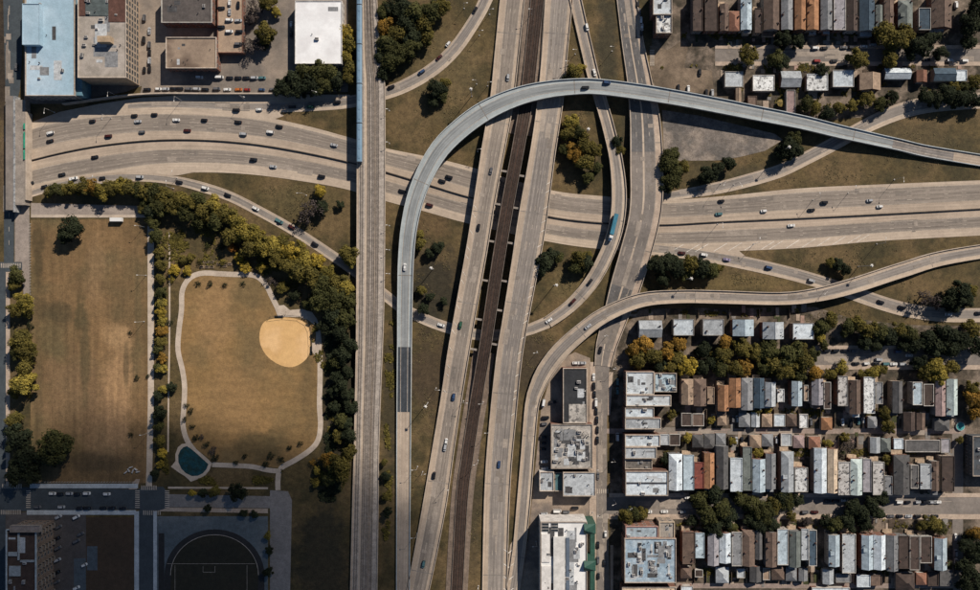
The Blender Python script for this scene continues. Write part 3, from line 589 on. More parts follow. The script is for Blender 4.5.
GLASS = mat('window_glass', (.02, .026, .03), (.03, .036, .042), .5, rough=.15, spec=.5); FRAME = mat('window_frame', (.42, .4, .37)); CHIM = mat('chimney_brick', (.12, .06, .045), (.08, .045, .035), 1.5); DARKM = mat('vent_dark', (.05, .05, .052)); WOOD = mat('porch_wood', (.38, .29, .2), (.28, .21, .15), .6, vary=.2)
DOORM = mat('door_paint', (.1, .05, .035), vary=.5)
def winmesh(w=1.0, h=1.5):
    mb = MB(); mb.box(-w/2, w/2, -.06, .03, -h/2, h/2, 0); mb.box(-w/2+.12, w/2-.12, .03, .045, -h/2+.12, -.05, 1); mb.box(-w/2+.12, w/2-.12, .03, .045, .05, h/2-.12, 1); return mb.mesh('window', [FRAME, GLASS])
WIN = winmesh(); WINB = winmesh(2.2, 1.7)
mb = MB(); mb.box(-.5, .5, -.06, .06, 0, 2.1); mb.box(.3, .38, .06, .1, 1, 1.1); DOOR = mb.mesh('door', DOORM)
mb = MB(); mb.box(-.35, .35, -.45, .45, -1.2, 1.1); mb.box(-.42, .42, -.52, .52, 1.1, 1.25); mb.box(-.18, .18, -.25, .25, 1.25, 1.5, 1); CHIMM = mb.mesh('chimney', [CHIM, DARKM])
mb = MB(); mb.cyl(0, 0, .22, -.4, .5, 7); mb.cyl(0, 0, .36, .5, .68, 7); VENT = mb.mesh('roof_vent', DARKM)
mb = MB(); mb.box(-1, 1, -.7, .7, 0, 1.1, 0); mb.box(-.8, .8, -.72, -.69, .2, .9, 1); mb.cyl(-.4, 0, .45, 1.1, 1.22, 10, 1); mb.cyl(.5, 0, .4, 1.1, 1.2, 10, 1); HVAC = mb.mesh('air_unit', [METAL, DARKM])
mb = MB(); mb.box(-.8, .8, -1.2, 1.2, 0, .35, 0); mb.box(-.65, .65, -1.05, 1.05, .35, .42, 1); SKYL = mb.mesh('skylight', [FRAME, GLASS])
def house(x0, x1, y0, y1, typ, colr, row, wall=None, h=None, porch=None, name='row_house', cat='house', chim=None):
    """roof outline in photograph pixels; g gable along y, x gable along x, h hip, f flat with parapet, s single slope, m main gable with lower rear wing"""
    rr = RND
    h = h or (7.0 if cat == 'house' else 2.9)
    hz = h+.6; ax, ay = G(x0, y1, hz); bx, by = G(x1, y0, hz); cx, cy = (ax+bx)/2, (ay+by)/2; W, D = bx-ax, by-ay; ov = .3
    t = thing(name, cat, None, (cx, cy, 0), 0, row[1]); m = roofm(colr); wallm = WALLC[wall or rr.choice(['brick', 'brick', 'siding', 'greysiding', 'stone'])]
    w, d = W/2-ov, D/2-ov
    mb = MB(); mb.box(-w, w, -d, d, -.1, h)
    pit = rr.uniform(.42, .6)
    rb = MB(); th = .22
    if typ in 'gm':
        rh = W/2*pit
        mb.poly([(-w, -d, h), (w, -d, h), (0, -d, h+w*pit)]); mb.poly([(w, d, h), (-w, d, h), (0, d, h+w*pit)])
        e0 = h-ov*pit
        for s_ in (-1, 1):
            P = [(s_*W/2, -D/2, e0), (s_*W/2, D/2, e0), (0, D/2, e0+rh), (0, -D/2, e0+rh)]
            if s_ < 0: P = P[::-1]
            n = len(rb.v); rb.v += P+[(x, y, z+th) for x, y, z in P]
            for f in ((3, 2, 1, 0), (4, 5, 6, 7), (0, 1, 5, 4), (1, 2, 6, 5), (2, 3, 7, 6), (3, 0, 4, 7)): rb.f.append(tuple(n+k for k in f)); rb.m.append(0)
        rb.box(-.14, .14, -D/2-.01, D/2+.01, e0+rh+th-.06, e0+rh+th+.06)
        topz = lambda x, y: e0+rh+th-abs(x)*pit
    elif typ == 'x':
        rh = D/2*pit; e0 = h-ov*pit
        mb.poly([(-w, d, h), (-w, -d, h), (-w, 0, h+d*pit)]); mb.poly([(w, -d, h), (w, d, h), (w, 0, h+d*pit)])
        for s_ in (-1, 1):
            P = [(-W/2, s_*D/2, e0), (W/2, s_*D/2, e0), (W/2, 0, e0+rh), (-W/2, 0, e0+rh)]
            if s_ > 0: P = P[::-1]
            n = len(rb.v); rb.v += P+[(x, y, z+th) for x, y, z in P]
            for f in ((3, 2, 1, 0), (4, 5, 6, 7), (0, 1, 5, 4), (1, 2, 6, 5), (2, 3, 7, 6), (3, 0, 4, 7)): rb.f.append(tuple(n+k for k in f)); rb.m.append(0)
        rb.box(-W/2-.01, W/2+.01, -.14, .14, e0+rh+th-.06, e0+rh+th+.06)
        topz = lambda x, y: e0+rh+th-abs(y)*pit
    elif typ in 'hp':
        k = min(W, D)/2; rh = k*pit; e0 = h-.05; rx, ry = W/2-k, D/2-k
        if typ == 'p': ry0, ry1 = -D/2, ry          # hipped at one end only
        else: ry0, ry1 = -ry, ry
        A, B, C, Dd = (-W/2, -D/2, e0), (W/2, -D/2, e0), (W/2, D/2, e0), (-W/2, D/2, e0)
        if W <= D: R0, R1 = (0, ry0, e0+rh), (0, ry1, e0+rh); fs = [[B, C, R1, R0], [Dd, A, R0, R1], [A, B, R0], [C, Dd, R1]]
        else: R0, R1 = (-rx, 0, e0+rh), (rx, 0, e0+rh); fs = [[A, B, R1, R0], [C, Dd, R0, R1], [Dd, A, R0], [B, C, R1]]
        for f in fs: rb.poly([(x, y, z+th) for x, y, z in f])
        rb.box(-W/2, W/2, -D/2, D/2, e0-.02, e0+th)
        topz = lambda x, y: e0+th+max(0, min(W/2-abs(x), (D/2-abs(y)) if typ == 'h' else 99))*pit
    else:
        e0 = h
        rb.box(-W/2+.35, W/2-.35, -D/2+.35, D/2-.35, h-.1, h+.12)
        pm = MB()
        for q in ((-W/2, W/2, -D/2, -D/2+.32), (-W/2, W/2, D/2-.32, D/2), (-W/2, -W/2+.32, -D/2+.32, D/2-.32), (W/2-.32, W/2, -D/2+.32, D/2-.32)): pm.box(*q, h-.3, h+.55)
        pm.build('parapet', mat('coping', (.36, .34, .31), (.28, .265, .24), .5, vary=.4) if rr.random() < .6 else m, t)
        topz = lambda x, y: h+.12
    mb.build('wall', wallm, t); ro = rb.build('roof', m, t)
    if cat == 'house':
        nc = chim if chim is not None else rr.choice([2, 3, 4, 5])
        for k in range(nc):
            x = rr.choice([-1, 1])*W*rr.uniform(.3, .44); y = rr.uniform(-.44, .44)*D; inst('chimney' if k == 0 else 'roof_vent', CHIMM if k == 0 else VENT, ro, (x, y, topz(x, y)+.1), 0)
        for z in (1.6, 4.6):
            for x in (-w*.5, w*.5):
                if z > 2 or x < 0: inst('window', WIN, t, (x, d, z), 0)
                inst('window', WIN, t, (x, -d, z), math.pi)
        inst('door', DOOR, t, (w*.5, d, .3), 0)
        for y in (-d*.55, 0, d*.55): inst('window', WIN, t, (-w, y, 4.5), math.pi/2)
        if typ in 'gph' and rr.random() < .55 and h > 6.6:
            L = rr.uniform(1.4, 3.4); ww = w*rr.uniform(.55, .95); hh = h*rr.uniform(.4, .85); sx = rr.choice([-1, 1])*(w-ww); pb = MB(); pb.box(sx-ww, sx+ww, -d-L, -d-.01, -.1, hh); rw = pb.build('rear_wing', wallm, t)
            pb = MB(); pb.box(sx-ww-.15, sx+ww+.15, -d-L-.15, -d-.02, hh+.003, hh+.2); pb.build('wing_roof', roofm(rr.choice(['grey', 'dark grey', 'pale grey', 'brown', 'speckled'])), rw)
        if typ in 'gp' and rr.random() < .4:
            sd = rr.choice([-1, 1]); y = rr.uniform(-.25, .3)*D; zz = topz(sd*W*.42, 0); pb = MB(); x0_, x1_ = sorted((sd*W*.08, sd*W*.4)); pb.box(x0_, x1_, y-1.1, y+1.1, zz-.6, zz+1.15); pb.box(x0_-.1, x1_+.1, y-1.25, y+1.25, zz+1.153, zz+1.3); pb.build('dormer', m, ro)
        if porch or (porch is None and rr.random() < .55):
            pb = MB(); dp = rr.uniform(1.6, 3.2); pb.box(-w*.9, w*.5, d, d+dp, -.05, .9); pb.box(w*.5, w*.95, d, d+dp*.55, -.05, .8); pb.box(w*.5, w*.95, d+dp*.55, d+dp*.8, -.05, .5); pb.box(w*.5, w*.95, d+dp*.8, d+dp, -.05, .25)
            for x in (-w*.86, w*.44): pb.cyl(x, d+dp-.15, .1, .9, 3.2, 6)
            pb.box(-w*.95, w*.55, d+.02, d+dp+.1, 3.2, 3.4); pb.build('porch', WOOD, t)
    else:
        s_ = -1 if row[2] > 0 else 1
        gd = MB(); gd.box(-w*.7, w*.7, -.05, .05, 0, 2.2)
        for k in range(4): gd.box(-w*.66, w*.66, .05, .08, .1+k*.53, .55+k*.53)
        g_ = gd.build('garage_door', FRAME, t); g_.location = (0, -d*s_*-1, 0) if False else (0, d*(-s_), 0); g_.rotation_euler = (0, 0, 0 if -s_ > 0 else math.pi)
    shape = {'g': 'gabled', 'm': 'gabled', 'x': 'gabled', 'h': 'hip-roofed', 'p': 'hip-ended', 'f': 'flat-roofed'}[typ]
    reg(t, f'{colr} {shape} {"house" if cat == "house" else "garage"}', row[0], 'x', (x0+x1)/2, (y0+y1)/2)
    return t
ROW0 = ('in the top-edge house row', 'houses along the top edge', 1); ROW2 = ('in the row under the curved ramp', 'houses below the curved ramp', 1)
ROW1 = ('beside the blue flyover', 'small buildings between street and flyover', -1)
ROW3 = ('in the row above the alley', 'houses above the alley', 1); ROW3B = ('on the upper side of the alley', 'garages above the alley', 1)
ROW4 = ('in the row below the alley', 'houses below the alley', 1); ROW4B = ('on the lower side of the alley', 'garages below the alley', -1)
ROW5 = ('in the bottom house row', 'houses of the bottom row', 1); ROW5B = ('in the bottom garage row', 'garages of the bottom row', 1)
for q in ((693, 703, -6, 31, 'f', 'dark brown'), (705, 718, -6, 31, 'f', 'dark brown'), (720, 729, 4, 31, 'g', 'brown'), (729.5, 739.5, 11, 31, 'h', 'rust'), (741, 752, -6, 30, 'g', 'light blue'), (755, 762, 8, 33, 'f', 'dark brown'), (764, 779.5, -4, 30, 'g', 'brown'),
          (781.5, 793, -6, 30, 'p', 'grey'), (795, 806, -6, 30, 'p', 'orange'), (807.5, 819, -6, 30, 'p', 'orange'), (821, 832.5, -6, 30, 'p', 'grey'), (834, 846, -6, 30, 'f', 'lilac'), (847, 858, -6, 31, 'g', 'dark brown'), (860, 875, -6, 31, 'g', 'navy'), (876, 883, 5, 30, 'g', 'green'),
          (884.5, 894, -6, 27, 'g', 'brown'), (898.5, 913, 0, 28, 'p', 'green'), (919, 931, 8, 30, 'f', 'navy'), (932, 952, -6, 28, 'g', 'brown')): house(*q, ROW0)
for q in ((725, 743.5, 71.5, 87, 'f', 'pale grey'), (753, 774.5, 75, 91, 'f', 'white-speckled'), (781, 801, 71, 87, 'x', 'pale grey'), (807, 828, 74, 90.5, 'f', 'white-speckled'), (833, 854, 70, 87, 'f', 'white'), (860, 881, 73, 90, 'g', 'tan'), (885, 911, 68, 79, 'x', 'white'), (917, 927.5, 70, 82, 'g', 'rust'), (934, 956, 68, 81, 'x', 'navy'), (956.5, 967, 70, 81, 'f', 'white'),
          (736, 741.5, 88, 102, 'g', 'tan'), (748, 757, 96, 106, 'f', 'brown'), (786.5, 795.5, 90, 114, 'f', 'pink')): house(*q, ROW1, h=4.2, cat='garage', name='garage')
for q in ((639, 662, 320.5, 337.5, 'x', 'pale grey'), (673.5, 694, 319, 335.5, 'f', 'white'), (703, 724, 319, 335.5, 'f', 'pale grey'), (733, 754, 319.5, 336, 'g', 'light blue'), (763, 784, 322, 339, 'g', 'pale grey'), (793, 814, 323, 339.5, 'f', 'white')): house(*q, ROW2, h=6.5, porch=False)
for q in ((681.5, 693.5, 379, 404.5, 'p', 'tan'), (694, 706.5, 379, 406, 'p', 'brown'), (707.5, 714.5, 387, 404, 'f', 'tan'), (718, 729, 385, 411, 'g', 'orange'), (729.5, 741, 378, 407.5, 'g', 'orange'), (741.5, 753, 378, 410, 'p', 'grey'), (754, 764.5, 378, 408, 'g', 'navy'), (765.5, 776, 382, 406.5, 'g', 'pale grey'), (777.5, 784.5, 389, 402, 'f', 'white-speckled'),
          (792, 802.5, 381, 406, 'g', 'light blue'), (804, 808.5, 385, 401, 'f', 'tan'), (812, 823.5, 379, 405, 'g', 'lilac'), (824, 831, 382, 409, 'f', 'dark brown'), (838, 848, 376, 406, 'f', 'speckled'), (850, 861, 380, 414, 'g', 'brown'), (864, 875, 377, 413.5, 'f', 'white-speckled'), (876, 883, 382, 404, 'f', 'grey'), (893, 903, 381, 413, 'g', 'dark grey'),
          (913, 922.5, 382, 405, 'f', 'light blue'), (924, 934, 384, 406, 'f', 'dark brown'), (936, 946, 381, 416, 'g', 'pink'), (947, 958, 379, 415, 'g', 'mint')): house(*q, ROW3)
for q in ((681.5, 691.5, 413, 426, 'f', 'dark brown'), (692.5, 704, 413.5, 426, 'f', 'brown'), (717.5, 727, 414, 425.5, 'h', 'tan'), (739, 750.5, 413, 427, 'h', 'grey'), (751.5, 760, 412, 427, 'g', 'pale grey'), (762, 772.5, 414, 427, 'h', 'tan'), (774, 785.5, 414, 426.5, 'f', 'white'), (786.5, 797, 414, 426.5, 'h', 'brown'), (799.5, 808, 414, 428, 'f', 'white-speckled'),
          (821.5, 832.5, 417.5, 430, 'h', 'orange'), (868, 877.5, 416.5, 428, 'h', 'grey'), (904, 915.5, 412, 431, 'g', 'dark brown'), (917, 925.5, 413, 430, 'g', 'brown'), (935, 950, 418, 431, 'h', 'dark grey')): house(*q, ROW3B, h=3.4, cat='garage', name='garage')
for q in ((660.5, 669, 434.5, 445, 'f', 'pale grey'), (669.5, 680, 434, 445.5, 'f', 'dark brown'), (692.5, 703.5, 434.5, 447.5, 'h', 'dark grey'), (704, 715, 434, 448.5, 'h', 'dark grey'), (716, 726, 433.5, 445, 'h', 'grey'), (750, 761.5, 435, 448, 'h', 'tan'), (762, 773.5, 434, 446.5, 'h', 'grey'), (781, 792, 433.5, 446, 'f', 'pale grey'), (793.5, 804.5, 435.5, 448, 'h', 'pink'), (809, 820.5, 436.5, 449, 'h', 'rust'),
          (870.5, 880.5, 437, 453, 'g', 'pale grey'), (881, 891, 438, 452, 'h', 'green'), (894, 903.5, 438.5, 449, 'f', 'white'), (905.5, 940, 440, 452, 'f', 'dark grey'), (941, 950.5, 438.5, 453, 'f', 'lilac')): house(*q, ROW4B, h=3.4, cat='garage', name='garage')
for q in ((669, 682.5, 454, 490, 'p', 'white'), (683.5, 694, 455, 490, 'f', 'light blue'), (694.5, 704, 462.5, 488.5, 'f', 'red'), (704.5, 714.5, 453, 488.5, 'g', 'orange'), (716.5, 728.5, 446, 489, 'g', 'dark grey'), (730.5, 742.5, 458, 491.5, 'f', 'white'), (743, 752, 447, 490.5, 'f', 'green'), (753, 765.5, 459, 492, 'g', 'light blue'), (766, 776, 453.5, 489, 'g', 'grey'),
          (781.5, 794, 451.5, 492, 'p', 'pale grey'), (795, 808, 467.5, 492, 'f', 'white-speckled'), (814.5, 827, 448, 493, 'g', 'white'), (828, 838, 449, 493, 'g', 'cream'), (838.5, 850.5, 462, 495, 'f', 'speckled'), (851, 862.5, 459, 495, 'p', 'mint'), (863, 871.5, 459, 492, 'f', 'lilac'), (873, 884.5, 462, 495, 'f', 'speckled'), (885, 892.5, 476, 495, 'f', 'grey'),
          (894, 910, 455, 494.5, 'p', 'dark grey'), (911, 918.5, 465, 488.5, 'f', 'dark grey'), (920.5, 931.5, 464, 489, 'f', 'pale grey'), (932, 939.5, 461, 491, 'g', 'brown'), (942, 954.5, 456, 491.5, 'f', 'dark brown')): house(*q, ROW4, h=7.5)
for q in ((682.5, 695, 532, 564, 'f', 'brown'), (695.5, 704.5, 533, 558, 'f', 'light blue'), (708, 719, 533, 565.5, 'g', 'lilac'), (719.5, 731, 533, 563, 'g', 'white'), (732, 742, 532, 566, 'f', 'grey'), (742.5, 755, 530, 566, 'p', 'brown'), (755.5, 762.5, 529, 559.5, 'g', 'dark grey'), (766, 777, 532, 567, 'g', 'brown'), (777.5, 788.5, 529, 565, 'f', 'light blue'), (790, 801, 531, 567, 'g', 'green'), (801.5, 808.5, 529, 560, 'f', 'pale grey'), (809, 817, 530, 566, 'f', 'navy'),
          (829, 840, 535, 566.5, 'g', 'light blue'), (842.5, 856, 534, 573, 'f', 'pale grey'), (862, 873.5, 535, 569.5, 'g', 'light blue'), (874, 886, 535, 569.5, 'g', 'white'), (887, 898.5, 535, 571, 'g', 'grey'), (899, 909.5, 536, 568.5, 'f', 'dark brown'), (910, 920, 536, 570, 'f', 'dark brown'), (920.5, 932, 536, 563, 'f', 'dark brown'), (935, 947.5, 538, 570, 'g', 'light blue')): house(*q, ROW5, h=7.3)
for q in ((681, 692, 566.5, 578.5, 'h', 'brown'), (695, 703, 569.5, 577, 'f', 'dark brown'), (716, 729, 567, 583, 'h', 'pale grey'), (737, 745, 568.5, 578, 'f', 'pale grey'), (750, 761.5, 566, 582, 'g', 'dark grey'), (763, 770, 568, 580, 'f', 'tan'), (772, 784.5, 567, 580, 'h', 'brown'), (786, 797, 567, 581, 'h', 'grey'), (799, 808, 568, 581, 'g', 'grey'), (823, 834, 569, 584, 'g', 'pale grey'), (836, 851, 574, 582.5, 'f', 'grey'), (857, 870.5, 575, 587, 'f', 'white'), (871, 882, 575, 585.5, 'f', 'brown'),
          (896, 915, 573, 590, 'h', 'dark brown'), (916.5, 927, 573, 585, 'h', 'rust'), (928, 938.5, 572, 586, 'f', 'dark brown'), (940, 952.5, 570, 586, 'f', 'dark grey'), (681, 693, 586, 600, 'f', 'white'), (812, 850, 587.5, 600, 'f', 'white')): house(*q, ROW5B, h=3.4, cat='garage', name='garage')

# ---------------------------------------------------------------- larger buildings
def block(name, label, cat, x0, x1, y0, y1, h, colr, wall='brick', par=.8, units=6, wins=('w',), floors=None, copm=None, stains=True, seed=1, skyl=0, extra=None):
    r = random.Random(seed); ax, ay = G(x0, y1, h); bx, by = G(x1, y0, h); cx, cy = (ax+bx)/2, (ay+by)/2; W, D = bx-ax, by-ay
    t = thing(name, cat, label, (cx, cy, 0)); wm = WALLC.get(wall) or wall
    mb = MB(); mb.box(-W/2, W/2, -D/2, D/2, -.1, h-.3); mb.build('wall', wm, t)
    rb = MB(); rb.box(-W/2+.45, W/2-.45, -D/2+.45, D/2-.45, h-.6, h-.22); ro = rb.build('roof', roofm(colr) if isinstance(colr, str) else colr, t)
    pm = MB(); q = .42
    for a in ((-W/2-.03, W/2+.03, -D/2-.03, -D/2+q), (-W/2-.03, W/2+.03, D/2-q, D/2+.03), (-W/2-.03, -W/2+q, -D/2+q, D/2-q), (W/2-q, W/2+.03, -D/2+q, D/2-q)): pm.box(*a, h-.3, h+par-.3)
    pm.build('parapet', copm or mat('coping_stone', (.4, .34, .28), (.32, .27, .22), .5, vary=.3), t)
    for k in range(units):
        x = r.uniform(-.42, .42)*W; y = r.uniform(-.42, .42)*D; c = r.random()
        me, nm = (HVAC, 'air_unit') if c < .4 else (VENT, 'roof_vent')
        s_ = r.uniform(.7, 1.3); inst(nm, me, ro, (x, y, h-.22+(.4 if me is VENT else 0)), r.choice([0, math.pi/2]), None, (s_, s_, s_))
    for k in range(int(units*.7)):
        pw, pd = r.uniform(1, W*.28), r.uniform(1, D*.28); x = r.uniform(-.44, .44)*(W-pw); y = r.uniform(-.44, .44)*(D-pd); pb = MB(); pb.box(x-pw/2, x+pw/2, y-pd/2, y+pd/2, h-.21, h-.17+.004*k); pb.build('roof_patch', mat(*r.choice((('tar_dark', (.07, .07, .072), (.05, .05, .052), .4), ('tar_grey', (.2, .205, .21), (.16, .165, .17), .4), ('felt_pale', (.42, .44, .45), (.34, .36, .37), .4))), fine=.3), ro)
    for k in range(skyl): inst('skylight', SKYL, ro, (r.uniform(-.4, .4)*W, r.uniform(-.4, .4)*D, h-.22), r.choice([0, math.pi/2]))
    fl = floors or max(1, int(h/3.6)); fh = h/fl
    for side in wins:
        L_ = D if side in 'ew' else W; n = int(min(14, max(2, L_/4.2)))
        for f in range(fl):
            for k in range(n):
                u = (k+.5)/n*L_-L_/2; z = fh*(f+.5)
                loc, a = {'e': ((W/2, u, z), -math.pi/2), 'w': ((-W/2, u, z), math.pi/2), 's': ((u, -D/2, z), math.pi), 'n': ((u, D/2, z), 0)}[side]
                inst('window', WINB, t, loc, a)
    t['_d'] = 0; del t['_d']
    return t, ro, W, D
def onroof(ro, name, x0, x1, y0, y1, m, cx0, h, dz0=-.22, hh=3.0, t=None, par=0):
    """a roof structure outlined in photograph pixels"""
    b = t.location; ax, ay = G(x0, y1, h+hh); bx, by = G(x1, y0, h+hh); mb = MB(); mb.box(ax-b.x, bx-b.x, ay-b.y, by-b.y, h+dz0, h+hh)
    if par:
        for q in ((ax-b.x, bx-b.x, ay-b.y, ay-b.y+.3), (ax-b.x, bx-b.x, by-b.y-.3, by-b.y), (ax-b.x, ax-b.x+.3, ay-b.y+.3, by-b.y-.3), (bx-b.x-.3, bx-b.x, ay-b.y+.3, by-b.y-.3)): mb.box(*q, h+hh+.002, h+hh+par)
    return mb.build(name, m, ro)
# factory with the pale blue roof, top left
t, ro, W, D = block('warehouse', 'long pale blue flat-roofed warehouse filling the upper left corner', 'warehouse', 25.5, 75, -8, 96, 13, mat('roof_bluewhite', (.37, .47, .54), (.29, .40, .48), .05, fine=.12, c3=(.27, .385, .46), scale3=.016), 'greysiding', units=9, wins=('e', 's'), seed=4)  # bluer patches in the roof colour stand for reflected sky
onroof(ro, 'roof_house', 22.5, 40, 4, 45, mat('roof_bluewhite', (0,)*3), 0, 13, hh=3.5, t=t, par=.4)
mb = MB(); ax, ay = G(74.6, 96, 12); mb.box(0, 4.2, 0, 66, 0, 11.6); mb.build('side_wing', mat('teal_metal', (.10, .2, .25), (.08, .16, .2), .2), t).location = (ax+.3-t.location.x, ay-t.location.y+.4, 0)
# grey office with the brick window wall
WINO = winmesh(3.0, 2.4)
OFW = mat('wall_tan_brick', (.33, .25, .175), (.27, .2, .14), .5)
t, ro, W, D = block('office_building', 'beige-roofed office block with rows of windows on its right wall', 'office', 78, 126.5, -8, 78, 18, mat('roof_beige', (.31, .275, .235), (.235, .21, .18), .06, fine=.18, c3=(.36, .32, .28), scale3=.05), OFW, units=16, wins=(), seed=5)
for f in range(5):
    for k in range(14): inst('window', WINO, t, (W/2, (k+.5)/14*D-D/2, 3.0+f*3.5), -math.pi/2)
onroof(ro, 'roof_house', 97, 110, 36, 42, mat('roof_tan_hut', (.36, .27, .18)), 0, 18, hh=4.5, t=t)
for q in ((79, 85, -6, 16, (.1, .05, .038)), (85.5, 108, -6, 16, (.08, .1, .1)), (108.5, 126, -6, 22, (.1, .05, .038))):
    onroof(ro, 'roof_deck', *q[:4], mat('deck_%d' % int(q[0]), q[4], fine=.3), 0, 18, hh=.12, t=t)
# dark-roofed and tan-roofed works
block('workshop', 'dark grey flat-roofed workshop at the top edge above the tan roof', 'workshop', 161.5, 212, -8, 23, 9, mat('roof_charcoal', (.09, .078, .072), (.07, .062, .058), .08), 'brick', units=4, wins=('e', 's'), seed=6, copm=mat('coping_pale', (.42, .4, .36)))
t, ro, W, D = block('workshop', 'brown stained flat-roofed workshop beside the parked car rows', 'workshop', 166, 216.5, 37.5, 68.5, 8, mat('roof_stained', (.27, .205, .15), (.2, .15, .112), .07, fine=.15, c3=(.115, .083, .062), scale3=.035), 'brick', units=5, wins=('e', 's'), seed=7)
# parking deck with cars on its roof
t, ro, W, D = block('parking_deck', 'tan parking deck with cars standing on its roof', 'parking deck', 217.5, 243, -8, 53, 5, mat('deck_tan', (.33, .245, .175), (.27, .2, .145), .07, fine=.2), 'brick', units=0, wins=('e',), seed=8, par=.6, copm=mat('deck_edge', (.2, .1, .07)))
block('warehouse', 'bright white flat-roofed warehouse beside the railway viaduct', 'warehouse', 295, 342, 1, 64, 8, mat('roof_bright_white', (.74, .75, .75), (.68, .69, .69), .06, fine=.06, c3=(.62, .62, .62), scale3=.05), 'white', units=2, wins=('e', 's', 'w'), seed=9, par=.5, copm=mat('coping_white', (.55, .53, .5)))
# blocks by the avenue, centre bottom
SPK = mat('roof_patched', (.36, .335, .30), (.12, .112, .105), .28, fine=.35, thr=(.55, .66), c3=(.26, .245, .22), scale3=.08)
block('shop_building', 'patchy grey roof crowded with vents, left of the avenue', 'shop', 551, 592.5, 424, 468.5, 8, SPK, 'brick', units=52, wins=('e', 'w'), seed=10)
t, ro, W, D = block('shop_building', 'dark roofed block with white mottled lower end, left of the avenue', 'shop', 563, 587, 368, 423, 8.5, mat('roof_black', (.022, .024, .027), (.03, .032, .035), .1), 'brick', units=5, wins=('e',), seed=12)
onroof(ro, 'roof_patch', 569, 586.5, 404, 422.5, SPK, 0, 8.3, hh=.15, t=t)
block('shop_building', 'small white roofed block beside the curved ramp', 'shop', 539.5, 554, 471.5, 491, 6, roofm('pale grey'), 'white', units=4, wins=('w', 's'), seed=13)
block('annexe', 'low teal link between two pale roofed blocks', 'annexe', 554.5, 562.5, 472, 491, 4, roofm('teal'), 'greysiding', units=1, wins=('s',), seed=14)
block('shop_building', 'light grey flat block below the patchy roof full of vents', 'shop', 563, 595.5, 472, 496, 7, roofm('pale grey'), 'stone', units=7, wins=('e', 's'), seed=15)
WH = mat('roof_clean_white', (.66, .66, .64), (.57, .57, .555), .09, fine=.1)
t, ro, W, D = block('supermarket', 'large white roofed block with green gables on its right side', 'store', 540.5, 587, 521.5, 604, 17, WH, 'white', units=30, wins=('w',), seed=16)
GREEN = mat('green_metal', (.026, .075, .055), (.022, .06, .045), .3, rough=.5)
for y0, y1 in ((524, 534), (561, 571)):
    b = t.location; ax, ay = G(584, y1, 18); bx, by = G(596, y0, 18); ax -= b.x; bx -= b.x; ay -= b.y; by -= b.y; mb = MB(); my = (ay+by)/2
    mb.poly([(ax, my, 20.4), (bx, ay, 17.6), (bx, by, 17.6)]); mb.poly([(ax, my, 20.4), (ax, ay, 17.6), (bx, ay, 17.6)]); mb.poly([(ax, my, 20.4), (bx, by, 17.6), (ax, by, 17.6)]); mb.box(ax, bx, ay, by, 0, 17.59); mb.build('green_gable', GREEN, t)
b = t.location; ax, ay = G(590, 604, 5); bx, by = G(595, 522, 5); mb = MB(); mb.box(ax-b.x+.2, bx-b.x, ay-b.y, by-b.y, -.1, 5); mb.build('front_canopy', GREEN, t)
for q in ((566, 569.5, 538, 596, (.1, .13, .17), 1.0), (553.5, 565, 537, 598, (.56, .55, .52), 1.6), (541.5, 550, 534, 562, (.6, .58, .55), .5), (541.5, 551, 566, 598, (.6, .58, .55), .6)): onroof(ro, 'roof_section', *q[:4], mat('section_%d' % int(q[0]), q[4], fine=.12), 0, 16.9, hh=q[5], t=t)
for x, y in ((541.6, 524), (551, 524)):
    for k in range(6): inst('skylight', SKYL, ro, (G(x+2+(k % 2)*3.4, y+(k//2)*3, 17)[0]-b.x, G(x, y+(k//2)*3, 17)[1]-b.y, 16.8), math.pi/2)
# blocks on the right of the avenue
MOT = mat('roof_mottled_white', (.47, .515, .54), (.15, .165, .175), .42, fine=.2, thr=(.58, .68), c3=(.36, .38, .385), scale3=.1)
block('store_building', 'snow-white mottled block at the upper end of the avenue shops', 'shop', 626, 654, 371.5, 394.5, 11.0, MOT, 'brick', units=5, wins=('w',), seed=21)
block('store_building', 'bluish mottled block right behind the avenue shops, below the amber trees', 'shop', 654.5, 676.5, 373, 392, 10.0, mat('roof_mottled_blue', (.34, .42, .46), (.08, .11, .13), .3, fine=.2, thr=(.5, .62)), 'brick', units=6, wins=('e',), seed=22)
block('store_building', 'wide mottled white roof second from top of the avenue shops', 'shop', 626, 671, 395, 406, 11.0, MOT, 'brick', units=5, wins=('w',), seed=23)
block('store_building', 'narrow white flat block above the grey roof next to the alley', 'shop', 625, 654, 407.5, 417.5, 10.0, roofm('white'), 'brick', units=3, wins=('w',), seed=24)
block('store_building', 'pale grey flat block on the corner above the alley', 'shop', 625, 661, 418, 429, 10.0, roofm('pale grey'), 'brick', units=5, wins=('w',), seed=25)
block('store_building', 'white flat block on the corner below the alley', 'shop', 625, 660, 434.5, 446.5, 10.0, roofm('white'), 'brick', units=4, wins=('w',), seed=26)
block('store_building', 'pale flat block between alley corner block and brown weathered roof', 'shop', 625, 656.5, 447, 458.5, 11.0, roofm('pale grey'), 'brick', units=4, wins=('w',), seed=27)
block('store_building', 'brown weathered wooden roof between two white avenue shops', 'shop', 625, 652, 459.5, 469, 9.5, mat('roof_weathered', (.15, .135, .12), (.085, .078, .07), .4, fine=.3), 'brick', units=3, wins=('w',), seed=28)
t, ro, W, D = block('store_building', 'big white gently ridged block on the corner of the house street', 'shop', 625.5, 668, 471, 495.5, 12.0, roofm('white'), 'brick', units=7, wins=('w', 's', 'e'), seed=29)
onroof(ro, 'roof_ridge', 626.5, 667, 482.3, 483.4, DARKM, 0, 11.9, hh=.5, t=t)
BLR = mat('roof_blue_grey', (.25, .33, .40), (.19, .265, .325), .12, fine=.3, c3=(.33, .40, .45), scale3=.08)
